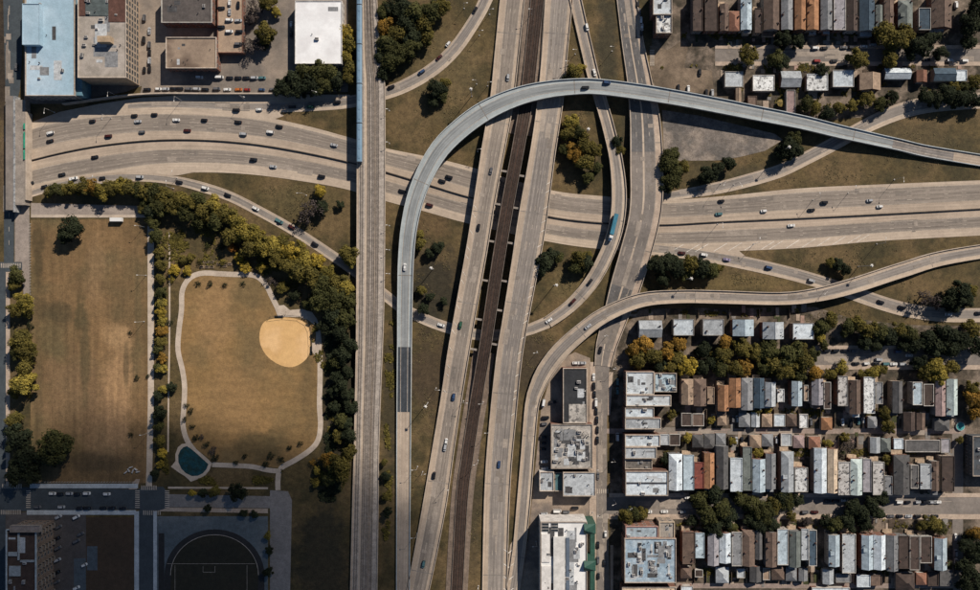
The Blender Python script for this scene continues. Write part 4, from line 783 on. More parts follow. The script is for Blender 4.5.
t, ro, W, D = block('market_building', 'large blue-grey flat roof full of vents at the bottom of the avenue', 'market hall', 624.5, 676, 538, 582.5, 13.0, BLR, 'brick', units=34, wins=('w', 'n'), seed=30, skyl=5)
block('store_building', 'pale strip roof joined above the large blue-grey roof', 'shop', 625.5, 658, 526, 537.6, 12.0, roofm('light blue'), 'brick', units=3, wins=('w', 'n'), seed=31, copm=mat('coping_pink', (.4, .24, .2)))
block('store_building', 'beige cream edged block tucked behind the large blue-grey roof', 'shop', 659, 674.5, 521.5, 547, 11.0, mat('roof_beige2', (.30, .27, .235), (.25, .225, .195), .1), 'stone', units=5, wins=('n', 'e'), seed=32, copm=mat('coping_cream', (.5, .4, .29)))
block('store_building', 'low white block at the bottom edge of the avenue', 'shop', 622, 676, 586.5, 604, 9.0, roofm('cream'), 'brick', units=4, wins=('w',), seed=33)
block('store_building', 'white mottled block beside the avenue bridge, above the dirt lot', 'shop', 653, 672, -8, 15, 11.0, MOT, 'brick', units=5, wins=('w',), seed=34)
block('store_building', 'pale lower block with a speckled end above the dirt lot', 'shop', 656, 672, 15.5, 33.5, 10.0, roofm('white-speckled'), 'brick', units=4, wins=('w', 's'), seed=35)
# tall dark block on the right edge
block('apartment_block', 'dark roofed block cut by the right edge, beside the side street', 'apartment block', 972.5, 1000, 436, 476, 8, mat('roof_slate_blue', (.06, .07, .08), (.048, .056, .065), .1), mat('wall_shade_dark', (.07, .075, .08)), units=9, wins=('w',), seed=36)  # wall colour darkened to stand for its side away from the sun
# apartment block with balconies, bottom left
t, ro, W, D = block('balcony_building', 'apartment block with red roof terrace and balconies facing right, lower left corner', 'apartment block', 6.5, 36.5, 529, 606, 19, mat('roof_terrace', (.06, .04, .03), (.05, .032, .026), .12, fine=.3), mat('wall_dark_tan', (.19, .135, .1), (.15, .11, .085), .4), units=7, wins=(), seed=37, par=1.2, copm=mat('coping_blue', (.34, .4, .44)))
onroof(ro, 'stair_house', 10, 40, 525.5, 532, mat('stair_roof', (.25, .21, .185)), 0, 19, hh=2.2, t=t, par=.4)
for q in ((8, 18, 552, 556), (20, 34, 560, 562), (17.5, 19, 533, 560), (9, 20, 566, 576)): onroof(ro, 'planter', *q, mat('planter_grey', (.3, .33, .34), vary=.2), 0, 19, hh=.6, t=t)
for f in range(5):
    for k in range(9):
        y = (k+.5)/9*D-D/2; z = 2.6+f*3.5
        inst('window', WINB, t, (W/2, y, z), -math.pi/2)
        if k % 2 == 0:
            mb = MB(); mb.box(0, 1.7, -1.6, 1.6, -.12, .05); mb.box(1.6, 1.7, -1.6, 1.6, .05, 1.05); mb.box(0, 1.6, -1.6, -1.5, .05, 1.05); mb.box(0, 1.6, 1.5, 1.6, .05, 1.05)
            o = mb.build('balcony', mat('balcony_pale', (.25, .21, .175)), t); o.location = (W/2+.06, y, z-1.1)
    for k in range(4): inst('window', WINB, t, ((k+.5)/4*W-W/2, D/2, 2.6+f*3.5), 0)
# round tarpaulin-covered pool and parasol
t = thing('round_pool', 'pool', 'small round teal garden pool beside the dark hip-roofed garage', V(959.5, 426)); mb = MB(); mb.cyl(0, 0, 2.9, 0, 1.1, 24); mb.build('pool_wall', METAL, t); mb = MB(); mb.cyl(0, 0, 2.7, 1.0, 1.14, 24); mb.build('pool_water', mat('pool_teal', (.06, .28, .28)), t)
t = thing('garden_parasol', 'parasol', 'yellow round parasol in the yard beside the blue flyover', V(779.5, 104)); mb = MB(); mb.cyl(0, 0, 2.5, 2.3, 3.0, 12, 0, .1); mb.build('canopy', mat('parasol_yellow', (.28, .2, .05), (.1, .08, .03), .8), t); mb = MB(); mb.cyl(0, 0, .06, 0, 2.35, 6); mb.build('pole', METAL, t)
# ================================================================ TREES
LEAF = {}
for k, a, b in (('dark green', (.024, .029, .015), (.015, .02, .011)), ('green', (.052, .052, .018), (.034, .037, .014)), ('olive', (.10, .082, .021), (.062, .055, .017)), ('yellow-green', (.185, .145, .03), (.11, .095, .024)),
                ('yellow', (.27, .195, .03), (.16, .122, .026)), ('amber', (.23, .13, .026), (.14, .088, .022)), ('purple-brown', (.062, .05, .046), (.045, .037, .033)), ('orange', (.32, .13, .03), (.2, .085, .025))):
    LEAF[k] = mat('leaf_'+k.replace(' ', '_').replace('-', '_'), a, b, .22, rough=.8, spec=.08, fine=.15, island=.38, vary=.16, trans=.18, c3=tuple(q*1.25 for q in a), scale3=.09)
BARK = mat('bark', (.06, .046, .036), (.04, .032, .026), 1.0)
def crown_mesh(seed, n, dens=1.0, spread=1.0):
    r = random.Random(seed); lobes = [(0, 0, .5, .62)]
    for k in range(r.randint(9, 14)):
        a = r.uniform(0, 6.283); q = r.uniform(.35, .82)*spread; lobes.append((q*math.cos(a), q*math.sin(a), r.uniform(.1, .8), r.uniform(.18, .42)))
    v = []; f = []
    for k in range(n):
        cx, cy, cz, cr = r.choice(lobes if r.random() < .8 else lobes[:1])
        d = Vector((r.gauss(0, 1), r.gauss(0, 1), r.gauss(.35, 1))).normalized(); p = Vector((cx, cy, cz))+d*cr*r.uniform(.55, 1.18)
        nrm = (d+Vector((r.uniform(-.7, .7), r.uniform(-.7, .7), r.uniform(-.2, .9)))).normalized(); u = nrm.orthogonal().normalized(); w = nrm.cross(u); a = r.uniform(0, 3.14); u, w = u*math.cos(a)+w*math.sin(a), w*math.cos(a)-u*math.sin(a)
        s_ = r.uniform(.055, .115)/dens; i = len(v)
        v += [tuple(p-u*s_*1.25), tuple(p+w*s_*.8-nrm*s_*.2), tuple(p+u*s_*1.25), tuple(p-w*s_*.8-nrm*s_*.2)]; f.append((i, i+1, i+2, i+3))
    me = bpy.data.meshes.new('crown'); me.from_pydata(v, [], f); return me
CROWN = [crown_mesh(100+k, 2500, 1.28) for k in range(12)]; CROWNB = [crown_mesh(200+k, 420, 1.25, 1.1) for k in range(3)]
for me in CROWN+CROWNB: me.materials.append(LEAF['green'])
def trunk_mesh(seed):
    r = random.Random(seed); mb = MB(); mb.cyl(0, 0, .34, -.1, 3.2, 8, 0, .24); mb.tube((0, 0, 3.1), (.1, .1, 6.2), .23, 6, 0, .1)
    for k in range(6):
        a = k*1.05+r.uniform(-.3, .3); z = r.uniform(2.6, 4.2); l = r.uniform(2, 3.4); p = Vector((0, 0, z)); q = p+Vector((math.cos(a)*l, math.sin(a)*l, r.uniform(1.4, 2.8))); mb.tube(p, q, .13, 5, 0, .05); mb.tube(q, q+Vector((math.cos(a+.6), math.sin(a+.6), 1.0)), .06, 4, 0, .02)
    me = mb.mesh('trunk', BARK); return me
TRUNK = [trunk_mesh(k) for k in range(4)]
def tree(px, py, rp, colr, place, kind='tree', axis='x'):
    r = RND; rad = rp*S; tall = rad*(1.15 if kind == 'tree' else .8)+(2.2 if kind == 'tree' else 0); base = (rad*.35+1.0) if kind == 'tree' else .1
    zc = base+rad*.55; x, y = G(px, py, zc)
    t = thing('tree' if kind == 'tree' else 'shrub', kind, None, (x, y, 0), 0, ('trees ' if kind == 'tree' else 'shrubs ')+place)
    bare = colr == 'purple-brown'; me = r.choice(CROWNB if bare or rad < 3 else CROWN)
    inst('crown', me, t, (0, 0, base), r.uniform(0, 6.28), LEAF[colr], (rad*r.uniform(.95, 1.12), rad*r.uniform(.95, 1.12), rad*r.uniform(.95, 1.2)))
    k = max(.25, (base+rad*.6)/6.0); inst('trunk', r.choice(TRUNK), t, (0, 0, 0), r.uniform(0, 6.28), None, (k, k, k))
    sz = ('small ' if rp < 5 else 'large ' if rp >= 10 else '') if kind == 'tree' else ('tiny ' if rp < 3 else '')
    reg(t, f'{sz}{colr} {kind}', place, axis, px, py)
D_, G_, O_, Q_, Y_, A_, P_, R_ = 'dark green', 'green', 'olive', 'yellow-green', 'yellow', 'amber', 'purple-brown', 'orange'
TREES = [
 ('by the top right corner of the dry field', 'x', [(145, 203, 6, G_), (149, 211, 7, D_), (151, 218, 6, G_), (143, 209, 5, O_)]),
 ('in the belt below the slip road', 'x', [(49, 192, 6, O_), (57, 190, 7, G_), (66, 190, 6, O_), (74, 188, 7, O_), (84, 187, 8, O_), (93, 187, 8, A_), (102, 191, 8, Q_), (111, 189, 8, O_), (120, 187, 8, Q_), (129, 189, 8, O_), (137, 190, 7, G_), (146, 192, 9, O_), (155, 192, 9, G_), (163, 197, 9, O_), (159, 207, 9, G_), (171, 204, 10, O_), (181, 200, 8, O_), (191, 202, 9, O_), (199, 199, 8, G_), (204, 211, 10, O_), (214, 206, 9, Q_), (224, 214, 10, O_), (216, 222, 9, G_), (235, 221, 9, Q_), (244, 231, 10, Q_), (232, 236, 9, O_), (255, 235, 9, Q_), (262, 247, 10, Q_), (249, 248, 10, O_), (274, 245, 9, Q_), (283, 241, 7, O_), (290, 251, 9, Y_), (300, 251, 8, Q_), (305, 262, 10, Q_), (317, 262, 8, Y_), (326, 272, 8, Q_), (312, 275, 10, O_), (299, 271, 10, O_), (288, 265, 9, O_), (324, 284, 10, G_), (336, 282, 9, O_), (346, 288, 9, Q_), (335, 297, 11, G_), (349, 302, 9, G_), (321, 299, 10, G_), (345, 318, 10, G_), (332, 315, 10, D_), (340, 333, 9, D_), (326, 326, 7, D_), (277, 258, 8, O_), (186, 212, 8, G_), (198, 220, 8, G_)]),
 ('along the park walk', 'y', [(152, 223, 6, G_), (156, 236, 7, G_), (159, 252, 6, O_), (160, 265, 6, O_), (161, 279, 6, O_), (160, 292, 6, G_), (161, 304, 6, Q_), (161, 312, 5, Y_), (162, 321, 5, Q_), (161, 331, 6, A_), (160, 342, 6, O_), (158, 349, 5, G_), (162, 358, 5, A_), (162, 369, 5, Q_), (158, 367, 5, G_), (163, 389, 5, Q_), (158, 396, 5, D_), (171, 387, 5, D_), (161, 413, 7, D_), (159, 427, 5, G_), (160, 441, 6, O_), (161, 454, 5, Y_), (160, 464, 4, Y_), (155, 473, 5, D_)]),
 ('between the west street and the dry field', 'y', [(17, 275, 8, G_), (13, 285, 6, O_), (24, 302, 9, Q_), (15, 311, 7, O_), (27, 312, 6, O_), (21, 340, 11, O_), (27, 350, 9, O_), (16, 352, 8, G_), (25, 368, 9, O_), (24, 384, 12, Q_), (15, 392, 7, O_), (14, 420, 8, O_), (20, 438, 13, D_), (26, 458, 14, D_), (17, 470, 12, D_), (30, 475, 9, D_)]),
 ('standing in the dry field', 'x', [(72, 228, 10, D_), (64, 236, 8, D_), (57, 446, 15, G_), (50, 456, 11, D_)]),
 ('around the white warehouse', 'x', [(345, 33, 7, Y_), (350, 44, 7, Q_), (346, 57, 7, Q_), (350, 68, 8, O_), (331, 73, 9, G_), (317, 73, 10, G_), (304, 71, 9, G_), (284, 88, 9, D_), (293, 79, 9, D_), (299, 89, 9, D_), (312, 86, 9, D_), (325, 85, 9, G_), (337, 82, 9, D_), (348, 78, 7, O_)]),
 ('beside the parking deck', 'x', [(265, 33, 10, O_), (268, 4, 8, O_), (254, 6, 8, P_), (249, 46, 8, P_), (259, 45, 7, P_), (276, 12, 5, Q_), (252, 20, 6, P_), (266, 46, 5, D_)]),
 ('in the wood right of the viaduct', 'x', [(383, 12, 8, G_), (384, 27, 8, A_), (388, 45, 10, G_), (391, 61, 10, G_), (401, 53, 10, G_), (397, 34, 10, O_), (406, 24, 11, D_), (415, 13, 11, G_), (423, 25, 10, O_), (431, 11, 10, G_), (413, 37, 9, D_), (441, 6, 8, O_), (395, 8, 9, D_), (383, 73, 7, D_), (427, 37, 8, O_), (410, 47, 9, G_), (380, 58, 7, D_), (404, 7, 9, D_)]),
 ('on the grass above the flyover curve', 'x', [(437, 89, 9, D_), (432, 102, 6, D_), (445, 83, 6, O_), (442, 96, 6, G_)]),
 ('between motorway and looping ramp', 'y', [(574, 73, 7, O_), (580, 68, 5, Q_), (570, 78, 6, D_), (571, 122, 7, Q_), (567, 134, 7, O_), (580, 133, 7, G_), (584, 145, 9, O_), (576, 154, 8, A_), (571, 148, 6, A_), (585, 162, 9, O_), (589, 177, 6, G_), (564, 150, 5, G_), (594, 150, 7, O_), (597, 168, 6, G_)]),
 ('right of the avenue bridge', 'y', [(616, 141, 6, D_), (621, 150, 5, O_), (671, 154, 8, G_), (668, 164, 9, G_), (677, 171, 8, G_), (671, 181, 9, G_), (664, 189, 6, D_), (684, 166, 6, O_), (708, 174, 8, D_), (718, 168, 7, D_), (729, 163, 7, D_), (703, 180, 5, D_)]),
 ('below the flyover\'s right arm', 'x', [(790, 148, 10, D_), (796, 140, 8, G_), (784, 152, 7, D_), (799, 152, 6, D_), (806, 104, 8, G_), (815, 108, 7, O_), (826, 113, 7, D_), (839, 108, 6, O_), (852, 105, 6, O_), (868, 99, 7, O_), (880, 103, 7, G_), (893, 98, 6, D_)]),
 ('by the top-right slip road', 'x', [(925, 97, 8, D_), (936, 99, 8, D_), (948, 96, 9, D_), (960, 99, 9, D_), (971, 97, 8, D_), (980, 101, 8, D_), (954, 88, 6, O_), (975, 82, 8, O_), (965, 88, 6, G_)]),
 ('along the topmost street', 'x', [(748, 56, 9, O_), (775, 60, 8, G_), (785, 40, 9, D_), (798, 42, 7, D_), (783, 62, 7, D_), (858, 60, 10, O_), (886, 34, 12, O_), (898, 41, 11, O_), (890, 58, 8, O_), (917, 47, 11, D_), (929, 40, 9, D_), (906, 34, 8, O_), (941, 52, 7, D_), (972, 25, 12, D_), (976, 9, 10, D_), (969, 44, 8, D_), (822, 70, 6, D_), (738, 68, 5, G_)]),
 ('inside the flyover curve', 'x', [(420, 244, 6, O_), (419, 234, 5, O_), (436, 248, 6, D_), (429, 253, 5, D_), (441, 245, 4, D_), (430, 297, 5, D_), (444, 301, 4, D_), (421, 290, 5, O_), (424, 309, 6, D_)]),
 ('inside the loop\'s lower bend', 'x', [(551, 255, 8, D_), (545, 264, 9, D_), (559, 258, 6, G_), (580, 258, 8, O_), (586, 263, 8, D_), (576, 268, 7, G_), (588, 255, 5, O_)]),
 ('above the curved ramp', 'x', [(658, 265, 9, D_), (667, 261, 9, D_), (677, 268, 10, D_), (690, 264, 9, O_), (702, 268, 9, D_), (711, 270, 8, G_), (686, 275, 6, G_), (718, 268, 5, O_), (662, 280, 7, D_), (838, 264, 6, D_), (846, 269, 6, D_), (831, 262, 5, O_)]),
 ('by the lower right slip road', 'x', [(926, 297, 9, P_), (937, 301, 7, P_), (948, 300, 9, D_), (960, 292, 11, D_), (967, 300, 8, D_), (953, 307, 7, D_), (972, 290, 6, O_)]),
 ('behind the ramp houses', 'x', [(634, 349, 8, A_), (645, 344, 8, A_), (639, 361, 9, O_), (653, 356, 9, O_), (667, 351, 8, A_), (679, 344, 8, A_), (678, 359, 8, O_), (686, 366, 10, Y_), (671, 367, 8, O_), (659, 367, 7, D_), (703, 350, 8, D_), (724, 342, 8, A_), (721, 355, 9, O_), (741, 349, 9, O_), (734, 368, 9, O_), (745, 367, 8, A_), (720, 369, 8, G_), (703, 368, 7, D_), (712, 362, 7, D_), (756, 352, 8, O_), (768, 351, 10, G_), (774, 365, 10, O_), (789, 354, 11, G_), (786, 371, 10, O_), (804, 361, 11, O_), (800, 349, 8, O_), (814, 373, 8, A_), (764, 368, 8, G_), (798, 374, 8, G_), (812, 354, 7, G_)]),
 ('along the upper house street', 'x', [(831, 320, 8, O_), (822, 327, 8, G_), (819, 336, 6, Q_), (824, 345, 5, G_), (848, 327, 8, G_), (858, 324, 8, O_), (869, 330, 8, O_), (880, 333, 9, G_), (890, 337, 9, D_), (900, 330, 8, O_), (910, 334, 9, G_), (916, 344, 8, D_), (928, 337, 9, D_), (936, 345, 10, D_), (946, 334, 11, D_), (951, 349, 10, D_), (961, 340, 10, D_), (971, 329, 9, O_), (977, 345, 9, D_), (865, 342, 7, D_), (876, 346, 7, D_), (905, 346, 6, D_), (843, 368, 7, Q_), (873, 373, 7, Q_), (862, 374, 5, O_), (882, 370, 5, O_), (925, 372, 7, O_), (935, 366, 9, Q_), (940, 376, 8, Q_), (953, 367, 7, O_), (918, 362, 7, D_), (832, 374, 6, O_), (973, 399, 9, A_), (972, 389, 7, O_), (976, 412, 7, A_)]),
 ('along the lower house street', 'x', [(700, 500, 9, G_), (714, 494, 10, D_), (721, 509, 11, G_), (707, 514, 10, G_), (714, 527, 9, D_), (729, 516, 9, D_), (739, 500, 8, G_), (733, 527, 6, G_), (694, 521, 6, D_), (752, 503, 9, G_), (764, 513, 10, G_), (759, 525, 8, D_), (775, 505, 8, O_), (785, 500, 8, G_), (772, 524, 7, D_), (750, 518, 7, D_), (847, 522, 9, D_), (852, 507, 9, D_), (861, 512, 9, D_), (871, 505, 9, D_), (880, 499, 8, D_), (836, 524, 8, G_), (865, 523, 7, D_), (826, 520, 6, D_), (878, 513, 7, D_), (792, 516, 5, O_), (807, 521, 5, P_), (627, 516, 7, O_), (634, 513, 7, G_), (643, 515, 7, O_), (932, 523, 8, O_), (923, 525, 6, O_), (940, 528, 6, G_), (783, 497, 8, D_), (797, 500, 7, D_)]),
 ('in the gardens by the alley', 'x', [(665, 460, 6, D_), (672, 415, 5, O_), (711, 420, 4, Q_), (758, 453, 5, Q_), (733, 441, 4, Q_), (687, 438, 5, Q_), (768, 410, 4, Y_), (757, 411, 5, O_), (828, 443, 5, Q_), (848, 445, 7, P_), (846, 438, 5, O_), (888, 459, 5, O_), (885, 412, 6, O_), (889, 425, 7, O_), (960, 440, 4, O_), (705, 437, 3, O_)]),
 ('along the right edge road', 'y', [(976, 533, 8, A_), (969, 545, 9, D_), (977, 556, 10, D_), (968, 570, 10, D_), (977, 582, 10, D_), (966, 588, 8, D_)]),
 ('below the ball field', 'x', [(341, 466, 12, O_), (329, 460, 8, A_), (349, 453, 8, O_), (330, 478, 7, G_), (317, 470, 4, Q_), (316, 484, 4, Q_), (237, 492, 8, D_), (192, 493, 4, Y_), (214, 491, 6, O_), (203, 492, 5, D_), (243, 513, 4, D_), (255, 514, 4, D_), (208, 509, 4, D_), (268, 536, 4, Q_), (269, 550, 4, D_), (268, 572, 5, D_)]),
 ('beside the viaduct\'s left edge', 'y', [(347, 254, 9, O_), (352, 262, 6, Q_), (351, 345, 8, D_), (343, 355, 9, D_), (348, 372, 7, D_), (337, 376, 6, D_), (346, 394, 7, D_), (335, 408, 6, D_), (347, 424, 6, D_), (338, 436, 6, O_), (342, 384, 8, D_), (350, 408, 7, D_), (341, 420, 7, G_), (350, 436, 7, D_), (333, 392, 6, D_), (336, 362, 7, G_)]),
 ('at the viaduct\'s lower right edge', 'y', [(384, 462, 4, O_), (386, 476, 5, D_), (385, 497, 4, O_), (388, 512, 5, D_)]),
 ('on the slip road\'s grass wedge', 'x', [(320, 192, 6, Y_), (313, 207, 9, P_), (306, 215, 8, P_), (322, 207, 7, D_), (340, 205, 4, D_)]),
]
ALLT = sorted([(r, x, y, c, place, ax) for place, ax, l in TREES for x, y, r, c in l], reverse=True)
for r, x, y, c, place, ax in ALLT[:296]: tree(x, y, r*1.1, c, place, axis=ax)
# the smallest ones, past what one could count, grow as one mass
mb = MB(); cols = list(LEAF); mb_m = [LEAF[c] for c in cols]
for r, x, y, c, place, ax in ALLT[296:]:
    me = RND.choice(CROWN); rad = r*1.1*S; b0 = rad*.35+.6; wx, wy = G(x, y, b0+rad*.5); i = len(mb.v); a = RND.uniform(0, 6.28); ca, sa = math.cos(a)*rad, math.sin(a)*rad; mi = cols.index(c)
    mb.v += [(wx+q.co.x*ca-q.co.y*sa, wy+q.co.x*sa+q.co.y*ca, b0+q.co.z*rad) for q in me.vertices]
    mb.f += [tuple(k+i for k in p.vertices) for p in me.polygons]; mb.m += [mi]*len(me.polygons)
    mb.cyl(wx, wy, .18, -.1, b0+rad*.5, 5, len(cols))
mb.build('small_trees', mb_m+[BARK], None, 'stuff')
SHR = [('around the ball field loop path', [(207, 246, 4, G_), (221, 247, 4, D_), (232, 249, 5, R_), (240, 258, 6, Y_), (246, 267, 6, Y_), (175, 270, 6, Y_), (187, 271, 5, Y_), (172, 280, 4, Q_), (262, 267, 6, Y_), (270, 280, 5, P_), (283, 288, 6, O_), (295, 296, 6, D_), (307, 304, 6, G_), (277, 284, 4, P_), (190, 258, 5, O_), (183, 261, 5, O_), (200, 262, 4, O_), (223, 262, 4, Q_),
        (198, 283, 3, D_), (209.5, 284, 3.4, D_), (225, 285, 3, D_), (243, 284, 3, D_), (186, 405, 3, D_), (190, 411, 3.2, D_), (184, 419, 3, D_), (192, 426, 3, D_), (196, 438, 3.4, D_), (202, 437, 3, P_), (206, 444, 3.4, D_), (212, 451, 4.5, P_), (216, 458, 4, D_), (245, 456, 3, D_), (236, 463, 3, D_), (271, 456, 4, D_), (281, 460, 4, D_), (266, 464, 4, D_), (290, 448, 3, D_), (300, 443, 3, D_), (322, 458, 4, A_), (313, 462, 4, A_), (332, 388, 4, D_), (328, 372, 3, D_), (325, 396, 3, D_)]),
       ('on the dry field', [(170, 322, 3, D_), (130, 333, 2.5, D_), (137, 378, 3, D_), (148, 376, 2.5, D_), (131, 434, 2.5, D_), (30, 395, 4, O_), (30, 325, 4, D_)])]
for place, l in SHR:
    for x, y, r, c in l: tree(x, y, r, c, place, 'shrub')
# rough undergrowth nobody could count: low tufts over the verges
CELL = set()
for p_ in (TOPRAMP, EXITR, ONR, LOOPG, UP, LO, MW, ME, LR, LU, RR, BR_P, RV_P):
    for q, n, w in zip(p_.p, p_.n, p_.w):
        for u in range(-int(w/2/2)-1, int(w/2/2)+2):
            for v_ in (-2, 0, 2): c = q+n*(u*2)+Vector((n.y, -n.x, 0))*v_; CELL.add((int(c.x//3), int(c.y//3)))
def tufts(name, areas, n, m, s0, s1, seed):
    r = random.Random(seed); mb = MB()
    for k in range(n):
        cx, cy, rx, ry = r.choice(areas); a = r.uniform(0, 6.28); q = math.sqrt(r.random()); x, y = G(cx+rx*q*math.cos(a), cy+ry*q*math.sin(a)); z = .15
        if noise.noise(Vector((x*.06, y*.06, seed)))+.5*noise.noise(Vector((x*.2, y*.2, seed))) < .12 or (int(x//3), int(y//3)) in CELL: continue
        for j in range(3):
            s_ = r.uniform(s0, s1); b = r.uniform(0, 6.28); dx, dy = math.cos(b)*s_, math.sin(b)*s_; px, py = x+r.uniform(-1, 1)*s1, y+r.uniform(-1, 1)*s1; h = r.uniform(.3, 1.0)*s1
            i = len(mb.v); mb.v += [(px-dx, py-dy, z), (px+dy, py-dx, z+h*.7), (px+dx, py+dy, z+h), (px-dy, py+dx, z+h*.5)]; mb.f.append((i, i+1, i+2, i+3)); mb.m.append(0)
    mb.build(name, m, None, 'stuff')
tufts('undergrowth', [(200, 245, 40, 22), (330, 340, 18, 30), (340, 440, 12, 50), (270, 262, 30, 12), (300, 290, 20, 14), (185, 240, 14, 8), (386, 480, 6, 60), (165, 450, 4, 30), (300, 478, 30, 10), (235, 480, 36, 5), (390, 340, 5, 60)], 9000, LEAF['olive'], .35, .8, 3)
tufts('thicket', [(340, 345, 14, 22), (344, 395, 11, 60), (336, 430, 10, 40), (346, 330, 10, 30), (330, 490, 16, 10)], 5200, LEAF['dark green'], .45, 1.1, 13)
tufts('dry_weeds', [(440, 60, 35, 45), (430, 110, 30, 30), (580, 130, 18, 40), (430, 380, 20, 60), (425, 470, 12, 70), (470, 500, 10, 70), (300, 200, 50, 16), (800, 170, 80, 14), (900, 150, 60, 20), (860, 258, 70, 14), (900, 290, 60, 10), (570, 270, 24, 25), (590, 60, 12, 50), (430, 260, 20, 40), (540, 350, 20, 20), (740, 280, 50, 10), (860, 318, 60, 8)], 9000, mat('weed_straw', (.13, .1, .045), (.085, .07, .031), .1, island=.3, rough=.8), .14, .3, 5)
tufts('garden_weeds', [(750, 312, 70, 4), (760, 372, 90, 4), (800, 412, 140, 4), (800, 452, 140, 4), (820, 524, 150, 5), (800, 572, 140, 5), (840, 95, 110, 14), (800, 36, 130, 4), (800, 68, 140, 4), (640, 345, 20, 14)], 7000, LEAF['olive'], .3, .7, 7)

# ================================================================ VEHICLES
CARC = {'white': (.62, .62, .6), 'black': (.012, .012, .014), 'silver': (.34, .35, .36), 'grey': (.1, .1, .105), 'red': (.22, .02, .016), 'blue': (.03, .06, .13), 'teal': (.07, .15, .16), 'maroon': (.055, .014, .012), 'green': (.03, .09, .055), 'orange': (.4, .12, .03), 'purple': (.25, .22, .32)}
CARM = {}
for k, c in CARC.items():
    CARM[k] = mat('car_'+k, c, tuple(q*.95 for q in c), .3, rough=.28, fine=.02, spec=.5)
TYRE = mat('tyre_rubber', (.012, .012, .012)); CGL = mat('car_glass', (.012, .016, .02), rough=.1, spec=.6); LAMP = mat('lamp_clear', (.6, .6, .58), rough=.2); TAIL = mat('tail_lamp_red', (.3, .01, .01), rough=.3)
def car_meshes(L_, W_, hood, boot, bh, rh, pickup=False):
    """rounded plan body + glasshouse + roof; x is forward"""
    def plan(x0, x1, w, c): return [(x0+c, -w), (x1-c*1.5, -w), (x1-c*.4, -w+c*.5), (x1, -w+c*1.4), (x1, w-c*1.4), (x1-c*.4, w-c*.5), (x1-c*1.5, w), (x0+c, w), (x0, w-c), (x0, -w+c)]
    b = MB(); w = W_/2
    b.prism(plan(-L_/2, L_/2, w, .35), .28, .72); b.prism(plan(-L_/2+.04, L_/2-.1, w-.03, .35), .722, bh, inset=.04)
    x0, x1 = -L_/2+boot, L_/2-hood
    g = MB(); i = 0
    lo = [(x0-.12, -w+.1), (x1+.35, -w+.1), (x1+.35, w-.1), (x0-.12, w-.1)]; hi = [(x0+.28, -w+.28), (x1-.3, -w+.28), (x1-.3, w-.28), (x0+.28, w-.28)]
    g.v = [(x, y, bh-.03) for x, y in lo]+[(x, y, rh-.05) for x, y in hi]
    for k in range(4): g.f.append((k, (k+1) % 4, 4+(k+1) % 4, 4+k)); g.m.append(0)
    g.f.append((4, 5, 6, 7)); g.m.append(0)
    b.prism([(x0+.24, -w+.25), (x1-.28, -w+.25), (x1-.2, -w+.5), (x1-.2, w-.5), (x1-.28, w-.25), (x0+.24, w-.25)], rh-.06, rh, inset=.03)
    if pickup: b.box(-L_/2+.15, -L_/2+boot-.25, -w+.15, w-.15, bh-.001, bh+.002)
    for s_ in (-1, 1): b.box(x1+.05, x1+.2, s_*w-.02 if s_ > 0 else -w-.16, w+.16 if s_ > 0 else -w+.02, bh-.02, bh+.14)
    return b.mesh('body', CARM['white']), g.mesh('window_glass', CGL)
CARS = {'saloon': (*car_meshes(4.8, 1.86, 1.35, .95, .92, 1.42), 4.8, 1.86), 'hatchback': (*car_meshes(4.2, 1.78, 1.1, .3, .95, 1.5), 4.2, 1.78), 'SUV': (*car_meshes(4.9, 1.95, 1.2, .22, 1.05, 1.75), 4.9, 1.95), 'van': (*car_meshes(5.6, 2.05, .8, .15, 1.1, 2.2), 5.6, 2.05), 'pickup': (*car_meshes(5.8, 2.0, 1.4, 2.2, 1.05, 1.8, True), 5.8, 2.0)}
mb = MB(); mb.tube((0, -.11, .33), (0, .11, .33), .33, 10); mb.tube((0, -.12, .33), (0, .12, .33), .18, 8, 1); WHEEL = mb.mesh('wheel', [TYRE, METAL])
mb = MB(); mb.box(-.05, .05, -.22, .22, -.08, .08); HEADL = mb.mesh('headlight', LAMP); TAILM = HEADL.copy(); TAILM.name = 'tail_light'; TAILM.materials[0] = TAIL
def car(px, py, z, ang, colr, typ, place, axis, lights=True):
    if typ is None: typ = RND.choice(['saloon', 'saloon', 'saloon', 'SUV', 'hatchback', 'SUV'])
    b, g, L_, W_ = CARS[typ]; x, y = G(px, py, z+1); t = thing('car' if typ != 'van' else 'van', 'car' if typ not in ('van', 'pickup') else typ, None, (x, y, z), ang, 'vehicles '+place)
    inst('body', b, t, m=CARM[colr]); inst('window_glass', g, t)
    for sx in (-1, 1):
        for sy in (-1, 1): inst('wheel', WHEEL, t, (sx*L_*.3, sy*(W_/2-.1), 0))
    for sy in (-1, 1):
        inst('headlight', HEADL, t, (L_/2-.03, sy*(W_/2-.55), .6)); inst('tail_light', TAILM, t, (-L_/2+.03, sy*(W_/2-.4), .62))
    reg(t, f'{colr} {typ}', place, axis, px, py); return t
def onpath(path, place, axis, cars, rev=False, dz=.0):
    for q in cars:
        x, y, c = q[:3]; typ = q[3] if len(q) > 3 else None
        d, i = path.near(x, y); n = path.n[i]; a = math.atan2(-n.x, n.y)+(math.pi if rev else 0); car(x, y, path.p[i].z+dz+.02, a, c, typ, place, axis)
UPW, UPE = 'on the upper expressway lanes left of the railway', 'on the upper expressway lanes right of the railway'
